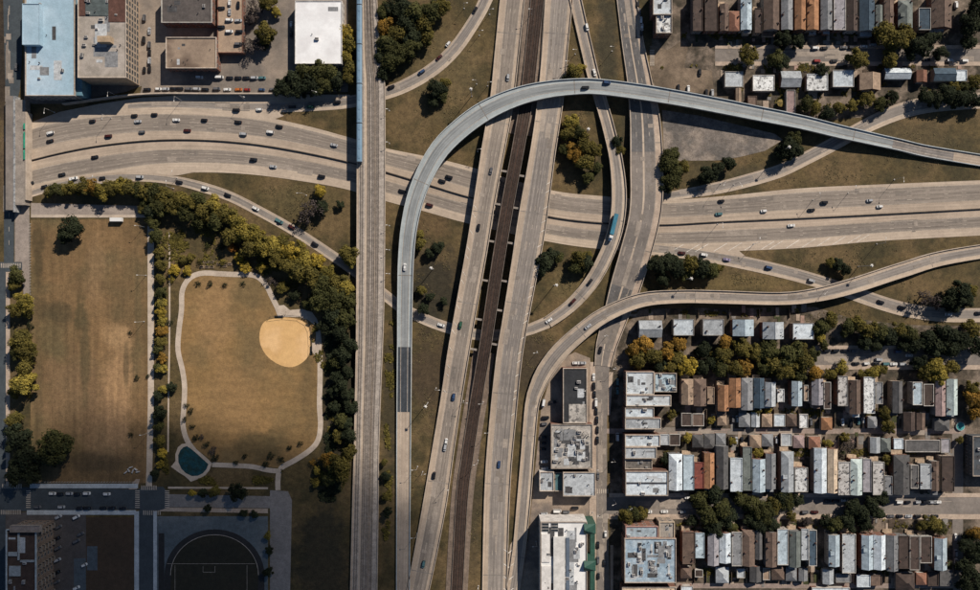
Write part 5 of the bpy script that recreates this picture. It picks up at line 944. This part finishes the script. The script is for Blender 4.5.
onpath(UP, UPW, 'x', [(50, 133, 'white'), (49.5, 141, 'black'), (92, 121, 'black'), (134, 115.5, 'black'), (137.5, 121.5, 'silver'), (154, 114.5, 'black'), (176, 120, 'white'), (108, 136, 'maroon'), (141.5, 132, 'grey'), (187, 130.5, 'maroon'), (204, 120, 'black'), (238, 122, 'black'), (243, 134, 'silver'), (270, 132, 'white'), (279, 126.5, 'black'), (334, 145, 'silver')], True)
onpath(UP, UPE, 'x', [(449, 177, 'black'), (442, 181, 'black'), (719, 214, 'teal'), (764, 211, 'white'), (824.5, 202.5, 'black'), (811.5, 210, 'black'), (870, 200.5, 'silver'), (880, 206.5, 'white'), (721.5, 201, 'black', 'hatchback')], True)
LOW, LOE = 'on the lower expressway lanes left of the railway', 'on the lower expressway lanes right of the railway'
onpath(LO, LOW, 'x', [(94.5, 157, 'black'), (61.5, 174.5, 'black'), (73, 178.5, 'white', 'pickup'), (30.5, 183, 'black'), (253.5, 159.5, 'black'), (273, 166.5, 'silver'), (321.5, 176.3, 'black', 'SUV')])
onpath(LO, LOE, 'x', [(429.5, 205, 'maroon'), (402, 191, 'black'), (791.5, 225.5, 'white')])
SLW = 'on the slip road beside the tree belt'
onpath(LOOPG, SLW, 'x', [(44, 186.5, 'black'), (102, 178, 'black'), (139.5, 177, 'silver'), (179, 182, 'black'), (205, 188, 'white'), (227.5, 195, 'black'), (255.5, 208.5, 'white'), (279, 221, 'teal', 'pickup'), (291.5, 227, 'maroon'), (315, 244, 'black')])
onpath(LOOPG, 'on the slip road inside the flyover curve', 'x', [(441, 325, 'white')])
onpath(TOPRAMP, 'on the slip road below the parked rows', 'x', [(236, 110, 'black'), (259, 109.5, 'white'), (292, 107, 'black'), (310, 107, 'green'), (337, 102, 'black', 'SUV')], True)
onpath(TOPRAMP, 'on the curving slip road right of the railway', 'x', [(391, 87, 'black'), (421.5, 72, 'blue'), (439, 57.5, 'maroon'), (448, 44, 'white'), (475, 10, 'black')], True)
onpath(MW, 'on the left motorway viaduct', 'y', [(508, 77.5, 'silver'), (491, 171, 'grey'), (478.5, 227.5, 'black'), (460.5, 325, 'green'), (453.5, 397, 'blue', 'SUV'), (446, 442, 'white'), (445, 447.5, 'silver'), (434, 475.5, 'black'), (423.5, 564, 'teal', 'SUV')])
onpath(ME, 'on the right motorway viaduct', 'y', [(499, 464.5, 'blue')])
onpath(FL, 'on the long curved flyover', 'x', [(404.7, 267, 'white'), (585.5, 87.5, 'black'), (607, 82.5, 'blue')])
onpath(LU, 'on the looping ramp', 'y', [(587, 27, 'white'), (594.5, 72.5, 'white'), (590, 282, 'black'), (573, 301.5, 'maroon'), (549, 320.5, 'white')], True)
onpath(LR, 'on the curved ramp above the houses', 'x', [(588, 326.5, 'silver'), (543.5, 403, 'white', 'van')])
onpath(EXITR, 'on the right-hand slip road under the ramp', 'x', [(682, 253, 'maroon'), (704, 254.7, 'white'), (727, 259.5, 'purple'), (769, 267.5, 'blue', 'SUV'), (811.5, 280.5, 'silver'), (881, 302, 'black'), (902, 307.5, 'black'), (949, 314.5, 'white'), (979, 313, 'black')])
onpath(RR, 'on the avenue where it leaves the bridge', 'y', [(600.5, 350, 'black')])
def parked(place, axis, ang, l, z=.1):
    for q in l: car(q[0], q[1], z, ang+RND.uniform(-.03, .03), q[2], q[3] if len(q) > 3 else None, place, axis)
HX, VY = 0.0, math.pi/2
parked('in the upper row below the brown workshop', 'x', HX, [(199, 77.3, 'white'), (219, 77.3, 'white', 'van'), (229.5, 77.8, 'black'), (238, 77.8, 'black'), (246, 77.8, 'black'), (254, 77.8, 'silver'), (262, 77.8, 'teal')])
parked('in the lower row beside the expressway', 'x', HX, [(147, 89.5, 'black'), (158, 89, 'white'), (165.5, 89, 'silver'), (173, 88.6, 'black'), (179.5, 88.6, 'black'), (188.5, 89, 'grey'), (196.5, 89, 'silver'), (205, 89.5, 'black'), (216.5, 88.8, 'grey', 'SUV'), (227, 89.5, 'white'), (238.5, 89.5, 'orange'), (247, 89.7, 'red'), (261.5, 89.7, 'blue'), (273, 89.5, 'grey')])
parked('on the tan parking deck', 'y', VY, [(229.3, 3, 'white'), (229.3, 12, 'silver'), (238, 5, 'black')], 4.8); parked('on the tan parking deck', 'y', HX, [(229, 20, 'white'), (238, 20.5, 'silver'), (229, 31.5, 'white'), (239, 31.5, 'black'), (238, 44, 'grey'), (221, 8, 'black'), (221, 27, 'black')], 4.8)
parked('beside the window wall', 'y', VY, [(149, 31, 'silver'), (149, 45, 'grey'), (149.2, 53, 'black'), (149.2, 61, 'silver'), (149.2, 69, 'black'), (143.5, 40, 'black'), (144, 70, 'black'), (144, 18, 'grey')])
parked('in the lane left of the white warehouse', 'y', VY, [(276, 10, 'white'), (291, 24.5, 'white'), (291, 34, 'black')])
parked('on the west street bridge', 'y', VY, [(9.3, 156, 'white', 'van')]); parked('by the topmost bend of the west street', 'y', VY, [(16, 67, 'grey'), (15.5, 103, 'grey')])
parked('in the bridge-side row by the mottled shop', 'y', VY, [(638, 4, 'black'), (639.5, 12, 'grey'), (641, 20.5, 'white'), (642, 27, 'white'), (641.5, 33, 'black')], .15)
parked('on the dirt lot beside the flyover', 'x', VY, [(678.5, 88, 'black'), (688.5, 89, 'white'), (706.5, 93, 'black'), (712.5, 93, 'silver'), (700, 72.5, 'black')])
AV = 'parked along the left side of the avenue'
parked(AV, 'y', VY, [(593.7, 377, 'white'), (594, 386, 'black'), (594.5, 394.5, 'black'), (596, 402.5, 'white', 'van'), (596.3, 411.5, 'black'), (597, 420, 'black'), (597.5, 430, 'black'), (597.5, 440, 'black'), (598, 476, 'grey'), (598, 545, 'black'), (598, 560, 'grey'), (598.5, 576, 'black')], .12)
parked('driving on the avenue', 'y', VY, [(605.5, 534, 'white'), (604.5, 563, 'black'), (617.5, 437, 'white', 'van'), (617.5, 382, 'teal'), (617.5, 391, 'teal')], .12)
parked('in the yard beside the curved ramp', 'y', HX, [(576, 363, 'white'), (582.5, 363, 'silver'), (545.5, 417.5, 'black', 'SUV'), (544, 424, 'grey'), (543.5, 437, 'black'), (543.5, 443, 'black'), (543.5, 449, 'black'), (544, 461.5, 'white', 'SUV'), (544.5, 468.5, 'white'), (553, 402, 'black', 'SUV'), (575, 508, 'black'), (566, 512, 'grey')])
parked('in the yard beside the white-roofed store', 'x', HX, [(557, 511, 'white', 'van'), (544, 514, 'silver')])
HS = 'on the lower house street'
parked(HS, 'x', HX, [(688.5, 497.5, 'white'), (630.5, 508, 'white', 'van'), (648.5, 511.7, 'white'), (664.5, 511.5, 'white'), (682.5, 511.8, 'silver'), (845, 500.5, 'white'), (836, 501, 'black'), (828, 501, 'black'), (899.5, 502, 'white', 'SUV'), (908, 502, 'black'), (918, 502, 'silver'), (926, 502, 'black'), (932, 502, 'silver'), (938, 502, 'white'), (883, 515.5, 'black'), (891, 516, 'grey'), (900, 516, 'black'), (909, 516, 'silver'), (918, 516, 'black'), (927, 516, 'grey'), (935, 516, 'black'), (805, 512, 'grey'), (815, 512, 'maroon')])
parked('on the upper house street', 'x', HX, [(827, 350.5, 'black'), (836, 350.5, 'black'), (845, 350.5, 'black'), (853, 351, 'grey'), (898, 351.5, 'blue'), (909.5, 355.5, 'white'), (879, 359.5, 'silver'), (856, 363.5, 'black'), (866.5, 363.5, 'white'), (876, 363.7, 'black'), (886, 363.8, 'teal'), (894, 364, 'white'), (902.5, 364, 'silver')])
parked('on the topmost street', 'x', HX, [(815.5, 48, 'white'), (824.5, 48, 'black'), (817, 61, 'red'), (834, 61, 'black'), (852, 47.5, 'black'), (864, 46.5, 'white'), (873, 45, 'silver'), (950, 60.5, 'silver'), (965, 60.8, 'white'), (844, 47.5, 'grey'), (911, 47, 'blue'), (927, 60, 'black')])
parked('on the right edge road', 'y', VY, [(956, 537, 'white'), (956, 553, 'silver'), (956.5, 562, 'white'), (956, 570, 'grey'), (956.5, 5, 'white')])
PS = 'on the street below the dry field'
parked(PS, 'x', HX, [(52, 493.5, 'white'), (69, 493.5, 'silver'), (86.5, 493.3, 'white'), (106.5, 494, 'white'), (60, 494, 'black'), (77, 494, 'black'), (80, 508, 'black'), (87.5, 508, 'black'), (103, 508, 'black'), (112, 508, 'black'), (122.5, 508.5, 'black'), (37, 507, 'grey'), (61, 507, 'silver')])
parked('in the lot beside the balcony block', 'y', math.radians(25), [(58, 517, 'silver'), (76, 517, 'white'), (58, 527, 'grey'), (57, 538, 'black'), (57.5, 548, 'grey'), (57, 560, 'silver'), (57, 572, 'black'), (56, 582, 'grey'), (80, 534, 'grey'), (76, 541, 'grey'), (84, 565, 'white'), (76, 588, 'white')])
parked('in the back yards by the alley', 'x', VY, [(732.5, 440, 'black'), (736.5, 440.5, 'silver'), (742, 440, 'black'), (733, 419, 'grey'), (737.5, 419, 'white'), (811, 422, 'grey'), (843, 422, 'white'), (851, 423, 'black'), (859, 421, 'teal'), (863.5, 420.5, 'white'), (776.5, 440, 'silver'), (666, 439.5, 'grey')], .1)
# articulated lorry on the looping ramp
d, i = LU.near(613.5, 228); q = LU.p[i]; n = LU.n[i]; a = math.atan2(-n.x, n.y)+math.pi; x, y = G(613.3, 227.5, q.z+3)
t = thing('articulated_lorry', 'lorry', 'articulated lorry with white cab and long blue trailer on the looping ramp', (x, y, q.z+.02), a)
mb = MB(); mb.box(-9, 4.6, -1.28, 1.28, 1.15, 4.0); mb.box(-8.9, 4.5, -.5, .5, .8, 1.15); mb.build('trailer', mat('lorry_blue', (.045, .17, .24), (.04, .15, .21), .2, rough=.4), t)
mb = MB(); mb.box(5.3, 7.4, -1.22, 1.22, .8, 3.6); mb.prism([(7.41, -1.1), (8.9, -.95), (8.9, .95), (7.41, 1.1)], .6, 1.9); mb.box(4.2, 7.3, -.5, .5, .6, .9); mb.box(5.5, 7.0, -1, 1, 3.6, 3.95); mb.build('cab', CARM['white'], t)
mb = MB(); mb.box(7.41, 7.45, -1.05, 1.05, 2.2, 3.2); mb.build('windscreen', CGL, t)
for sx in (-7.6, -6.4, 3.6, 4.9, 7.6):
    for sy in (-1.1, 1.1): inst('wheel', WHEEL, t, (sx, sy, 0), 0, None, (1.5, 1.5, 1.5))
# box trailer on the dry field
x, y = G(118, 220); t = thing('box_trailer', 'trailer', 'long white box trailer at the top edge of the dry field', (x, y, .05)); mb = MB(); mb.box(-3.9, 3.9, -1.2, 1.2, .7, 3.2); mb.build('box_body', CARM['white'], t)
for sx in (-2.6, -1.7, 2.6):
    for sy in (-1.0, 1.0): inst('wheel', WHEEL, t, (sx, sy, 0))
# passenger train on the viaduct
TB = mat('train_roof_blue', (.16, .25, .33), (.125, .205, .28), .1, rough=.35, fine=.06); TS = mat('train_side', (.4, .42, .44), rough=.35, metal=.4); 
for k, (y0, y1) in enumerate(((-34, 4), (5, 43.5), (44.5, 83), (84, 122.5), (123.5, 161.5))):
    z = 6.4; ax, ay = G(356.3, y1, z+4.2); bx, by = G(361.8, y0, z+4.2); cx, cy = (ax+bx)/2, (ay+by)/2; L2 = (by-ay)/2; W2 = (bx-ax)/2
    t = thing('train_carriage', 'carriage', ['blue train carriage cut by the top edge of the picture', 'blue train carriage, second down from the top edge', 'blue train carriage in the middle of the train', 'blue train carriage next to the lowest one', 'lowest blue train carriage at the end of the train'][k], (cx, cy, z), 0, 'carriages of the blue train')
    prof = [(-W2, .6), (-W2, 3.4), (-W2*.8, 4.0), (-W2*.4, 4.25), (W2*.4, 4.25), (W2*.8, 4.0), (W2, 3.4), (W2, .6)]; mb = MB(); m = len(prof)
    mb.v = [(px, -L2, pz) for px, pz in prof]+[(px, L2, pz) for px, pz in prof]
    for j in range(m): mb.f.append((j, j+m, (j+1) % m+m, (j+1) % m)); mb.m.append(0 if 1 <= j <= 5 else 1)
    mb.f += [tuple(range(m)), tuple(range(2*m-1, m-1, -1))]; mb.m += [1, 1]
    mb.build('body', [TB, TS], t)
    for j in range(4):
        mb = MB(); yy = -L2+(j+.5)*L2/2; mb.box(-W2*.35, W2*.35, yy-1.1, yy+1.1, 4.24, 4.4); mb.build('roof_unit', TB, t)
    for s_ in (-1, 1):
        mb = MB(); mb.box(s_*W2-.02, s_*W2+.02, -L2+1, L2-1, 2.1, 3.0); mb.build('window_band', CGL, t)
    for yy in (-L2*.7, L2*.7):
        mb = MB(); mb.box(-W2*.8, W2*.8, yy-1.6, yy+1.6, .05, .62); mb.build('bogie', DARKM, t)

# ================================================================ STREET FURNITURE
def lamp(px, py, h, arm, ang, place, mast=False, axis='x', base=0.0):
    """column whose head is seen at (px,py); ang turns the arm"""
    x, y = G(px, py, base+h); a = math.radians(ang); x -= math.cos(a)*arm; y -= math.sin(a)*arm
    t = thing('high_mast_light' if mast else 'street_lamp', 'light mast' if mast else 'street lamp', None, (x, y, base), a, 'light columns '+place)
    mb = MB(); mb.cyl(0, 0, .22 if mast else .13, 0, h, 8, 0, .12 if mast else .07); mb.cyl(0, 0, .4, 0, .5, 8); mb.build('pole', METAL, t)
    if mast:
        mb = MB(); mb.cyl(0, 0, .75, h-.25, h, 12); mb.cyl(0, 0, .4, h, h+.5, 8)
        for k in range(6): mb.cyl(.95*math.cos(k*1.047), .95*math.sin(k*1.047), .2, h-.5, h-.1, 8)
        mb.build('lamp_ring', mat('lamp_pale', (.62, .6, .56), rough=.4), t)
    else:
        mb = MB(); mb.tube((0, 0, h-.6), (arm*.5, 0, h-.1), .07, 5); mb.tube((arm*.5, 0, h-.1), (arm, 0, h), .06, 5); mb.build('arm', METAL, t)
        mb = MB(); mb.obox(arm, 0, 0, 1.0, .4, h-.1, h+.1); mb.build('lamp_head', mat('lamp_pale', (0,)*3), t)
    reg(t, 'tall ring-headed light mast' if mast else 'pale street lamp', place, axis, px, py)
for x, y, pl in ((471, 89, 'on the grass above the flyover curve'), (789.5, 147, 'in the trees under the flyover'), (691.5, 278.5, 'in the trees above the curved ramp'), (872, 265.5, 'on the grass between ramps at right'), (588.5, 129, 'in the trees beside the looping ramp'), (431, 268, 'on the dark grass inside the flyover curve'), (556.5, 285, 'inside the looping ramp\'s lower bend'), (425.5, 406.5, 'on the grass left of the motorway')): lamp(x, y, 18, 0, 0, pl, True)
EX = 'beside the expressway left of the railway'
for x, y, a in ((107.5, 96, 270), (44, 113, 270), (244, 97, -20), (316, 92, -20), (174, 101, 270), (172, 171, 60), (92.5, 176, 90), (166, 181, 90), (297, 193, 180), (102, 119, 270)): lamp(x, y, 12, 3.2, a, EX)
for x, y, a in ((386.5, 109, 180), (386.5, 142, 180), (386.5, 225, 180), (386.5, 249.5, 180), (386.5, 273.5, 180)): lamp(x, y, 5, 1.2, a, 'on the railway viaduct\'s right edge', base=6, axis='y')
for x, y, a in ((493, 9, 0), (482.5, 30.5, 0), (467, 3, 0), (491, 82, 0), (473, 80, 180), (573.5, 49.5, 180), (611, 46.5, 180), (529, 9, 180), (566, 61, 180), (481, 149, 0)): lamp(x, y, 10, 2.2, a, 'on the verges of the motorway at top', axis='y')
for x, y, a in ((425, 474, 20), (448, 490, 20), (439, 390, 0), (478, 588, 92), (479, 404, 180), (467, 403, 0), (474, 465, 200), (485, 433, 180), (412, 470, 180), (534, 353, 180), (411.5, 538, 180), (533, 546.5, 180)): lamp(x, y, 11, 2.6, a, 'on the verges of the motorway at bottom', axis='y')
for x, y, a in ((605, 336, 180), (614, 369, 180), (585, 391, 225), (598, 470, 0), (612, 462, 180), (613, 505, 200), (598, 516, 0)): lamp(x, y, 9, 2.4, a, 'along the avenue', axis='y')
for x, y, a in ((724, 185, 240), (742, 186, 300), (820, 193, 100), (856, 186, 100), (760, 238, 90), (886, 238, 90), (723, 227, 270), (825, 294, 225), (904, 181.5, 270)): lamp(x, y, 12, 3, a, 'beside the expressway at right')
PK = 'at the edge of the dry field'
for x, y, a in ((137, 275, 180), (135, 225.5, 180), (135, 322, 180), (140, 435, 180)): lamp(x, y, 10, 1.4, a, PK, axis='y')
# green sign boards along the street bridge over the expressway
for y0, y1, l in ((124, 130, 'upper'), (132.5, 149, 'long middle'), (150.5, 160, 'lower')):
    z = 4.5; ax, ay = G(25.4, y0, z); bx, by = G(28.2, y1, z); t = thing('road_sign', 'sign', f'{l} green road sign board hung along the street bridge parapet', ((ax+bx)/2, (ay+by)/2, z), 0, 'green sign boards on the street bridge')
    L2 = abs(by-ay)/2; mb = MB(); mb.quad((-.9, -L2, 2.2), (.9, -L2, 0), (.9, L2, 0), (-.9, L2, 2.2)); mb.quad((-.9, L2, 2.1), (.9, L2, -.1), (.9, -L2, -.1), (-.9, -L2, 2.1)); mb.build('board', mat('sign_green', (.02, .20, .13), (.018, .17, .11), .5), t)
    mb = MB()
    for yy in (-L2*.7, L2*.7): mb.tube((-.9, yy, 2.1), (-1.9, yy, .6), .06, 5); mb.tube((.9, yy, -.1), (-1.9, yy, .1), .06, 5)
    mb.build('bracket', METAL, t)
# west street bridge over the expressway
t = thing('street_bridge', 'bridge', 'grey street bridge crossing the left end of the expressway', V(17, 155)); b = t.location
def bm(x0, x1, y0, y1, z0, z1, name, m):
    ax, ay = G(x0, y1, z1); bx, by = G(x1, y0, z1); mb = MB(); mb.box(ax-b.x, bx-b.x, ay-b.y, by-b.y, z0, z1); return mb.build(name, m, t)
bm(5.5, 13.2, 96, 210, .1, 5.3, 'roadway', STREET); bm(13.2, 15.2, 96, 212, .1, 5.75, 'kerb_wall', mat('kerb_pale', (.34, .34, .33), (.15, .16, .17), .6)); bm(15.2, 25.2, 100, 205, .1, 5.55, 'walkway', mat('walk_grey', (.26, .225, .19), (.2, .175, .15), .1)); bm(25.2, 26.4, 112, 200, .1, 6.4, 'parapet', PARA)
for o in ('white van',): pass
# fence of posts around the dry field
def post_fence(label, pts, n, h=1.3):
    t = thing('post_fence', 'fence', label, V(*pts[0])); b = t.location
    mb = MB(); mb.cyl(0, 0, .14, 0, h, 6); mb.cyl(0, 0, .17, h, h+.1, 6); me = mb.mesh('post', FRAME)
    for k in range(n+1):
        u = k/n*(len(pts)-1); i = min(int(u), len(pts)-2); f = u-i; x = pts[i][0]*(1-f)+pts[i+1][0]*f; y = pts[i][1]*(1-f)+pts[i+1][1]*f; p = V(x, y)-b; inst('post', me, t, p)
    mb = MB()
    for i in range(len(pts)-1): mb.tube(V(*pts[i])-b+Vector((0, 0, h*.8)), V(*pts[i+1])-b+Vector((0, 0, h*.8)), .05, 4)
    mb.build('rail', METAL, t); return t
post_fence('row of pale fence posts down the left side of the dry field', [(31, 224), (31, 300)], 26); post_fence('row of pale fence posts along the bottom of the dry field', [(40, 481.5), (136, 481.5)], 34)
# backstop and benches of the ball field
t = thing('backstop_fence', 'fence', 'dark chain-link backstop wrapped round the upper right of the infield', V(309, 320)); b = t.location
pts = [(270, 317.2), (285, 315), (300, 316.3), (308, 321), (311, 328), (312, 342), (311.5, 354)]; mb = MB()
for p, q in zip(pts, pts[1:]): mb.tube(V(*p)-b+Vector((0, 0, 3)), V(*q)-b+Vector((0, 0, 3)), .08, 5); mb.tube(V(*p)-b+Vector((0, 0, 1)), V(*q)-b+Vector((0, 0, 1)), .06, 4)
mb.build('rail', DARKM, t); mb = MB(); mb.cyl(0, 0, .08, 0, 3.1, 6); me = mb.mesh('post', DARKM)
for p in pts: inst('post', me, t, V(*p)-b)
for x, y, a, l in ((281, 313, 0, 'bench with pale canopy above the infield'), (313.5, 347, 90, 'bench with pale canopy right of the infield')):
    z = 2.6; x_, y_ = G(x, y, z); t = thing('dugout_bench', 'bench', l, (x_, y_, .13), math.radians(a)); mb = MB(); mb.box(-2.8, 2.8, -.9, .9, 2.5, 2.65); mb.build('canopy', PARA, t); mb = MB(); mb.box(-2.5, 2.5, -.25, .25, .4, .5); mb.build('seat', WOOD, t); mb = MB()
    for sx in (-2.6, 2.6):
        for sy in (-.8, .8): mb.cyl(sx, sy, .06, 0, 2.5, 6)
    mb.build('frame', DARKM, t)
# garden beds north of the ball field
for k, (x, y) in enumerate(((202, 262), (207, 262), (212, 262), (202, 267), (207, 267), (212, 267), (219, 264), (225, 266), (230, 264))):
    x_, y_ = G(x, y); t = thing('garden_bed', 'garden bed', None, (x_, y_, .02), RND.uniform(-.1, .1), 'raised garden beds'); mb = MB(); mb.box(-1.3, 1.3, -.8, .8, 0, .45); mb.box(-1.15, 1.15, -.65, .65, .4, .47, 1); mb.build('frame', [WOOD, mat('soil', (.035, .027, .02))], t); reg(t, 'raised wooden garden bed', 'above the ball field loop path', 'x', x, y)
# sculpture pieces in the field corner
for k, (x, y, a) in enumerate(((126, 472, 40), (129, 470, 120), (131, 467, 20), (133, 471, 70), (136, 469, 150), (138, 471.5, 10))):
    x_, y_ = G(x, y); t = thing('stone_slab', 'stone slab', None, (x_, y_, .05), math.radians(a), 'pale slabs in the field corner'); mb = MB(); mb.prism([(-1.4, -.35), (1.2, -.45), (1.4, .3), (-1.2, .4)], 0, .9, inset=.12); mb.build('slab', METAL, t); reg(t, 'pale leaning slab', 'in the lower right corner of the dry field', 'x', x, y)
# yard fences between the back gardens
FW = mat('fence_wood', (.26, .2, .145), (.19, .15, .11), .4, vary=.3)
mb = MB(); mb.box(-1.2, 1.2, -.04, .04, .1, 1.7); FP = mb.mesh('fence_panel', FW); mb = MB(); mb.box(-.07, .07, -.07, .07, 0, 1.85); FPO = mb.mesh('post', FW)
def yard_fence(x, y0, y1, place):
    t = thing('garden_fence', 'fence', None, V(x, y0), 0, 'garden fences '+place); L2 = (y1-y0)*S; n = max(1, int(L2/2.5))
    for k in range(n): inst('fence_panel', FP, t, (0, -(k+.5)*L2/n, 0), math.pi/2, None, (L2/n/2.4, 1, 1))
    for k in range(n+1): inst('post', FPO, t, (0, -k*L2/n, 0))
    reg(t, 'brown wooden garden fence', place, 'x', x, y0)
for x in (706, 716, 739.5, 761, 773.5, 786, 798, 820, 834, 852, 862): yard_fence(x, 409 if x < 830 else 414, 427, 'ending at the top of the alley')
for x in (682, 704, 728, 750, 777, 806, 824, 838, 856, 868, 892): yard_fence(x, 436, 447, 'ending at the foot of the alley')
for x in (694, 706, 731, 746, 762, 785, 810, 835, 853, 884): yard_fence(x, 571, 582, 'in the lowest back gardens')
for x in (666, 698, 729, 759, 789): yard_fence(x, 309, 318, 'under the curved ramp')
# retaining wall between the parking rows and the expressway
t = thing('retaining_wall', 'wall', 'long concrete retaining wall between the parked row and the expressway', V(215, 94)); b = t.location
p = Path([(62, 104, 1, 3.6), (140, 94.2, 1, 3.8), (215, 93.6, 1, 3.8), (286, 93.6, 1, 3.8)]); mb = MB(); p.strip(mb, (0, .3), (0, -.3), th=3.9); o = mb.build('wall_body', CONCD, t); o.location = -b
mb = MB(); p.strip(mb, (0, .45), (0, -.45), dz=.25, th=.26); o = mb.build('coping', PARA, t); o.location = -b
# paved patches in the back gardens
PAT = [mat('patio_pale', (.36, .29, .225), (.28, .22, .17), .3, fine=.25), mat('patio_pink', (.30, .205, .165), (.24, .165, .135), .3, fine=.25), mat('patio_grey', (.2, .185, .17), (.155, .145, .135), .3, fine=.25), mat('garden_soil', (.07, .05, .035), (.05, .038, .026), .4, fine=.4), mat('garden_lawn', (.05, .055, .02), (.035, .04, .016), .3, fine=.4)]
r = random.Random(21); k = 0
for x0, x1, y0, y1, n in ((680, 955, 404, 428, 64), (662, 955, 434, 462, 56), (682, 950, 563, 584, 50), (628, 820, 307, 320, 22), (690, 950, 29, 46, 34), (720, 965, 64, 74, 26), (730, 830, 88, 116, 14), (684, 950, 519, 534, 44), (672, 950, 488, 493.5, 30)):
    for j in range(n):
        x = r.uniform(x0, x1); y = r.uniform(y0, y1); w = r.uniform(2, 6); h = r.uniform(2, min(9, (y1-y0)*.7)); k += 1
        sheet('patio' if j % 3 else 'garden_plot', rect(x-w/2, x+w/2, y-h/2, y+h/2), r.choice(PAT[:3] if j % 3 else PAT[3:]), .05+.0012*k)
write_labels()
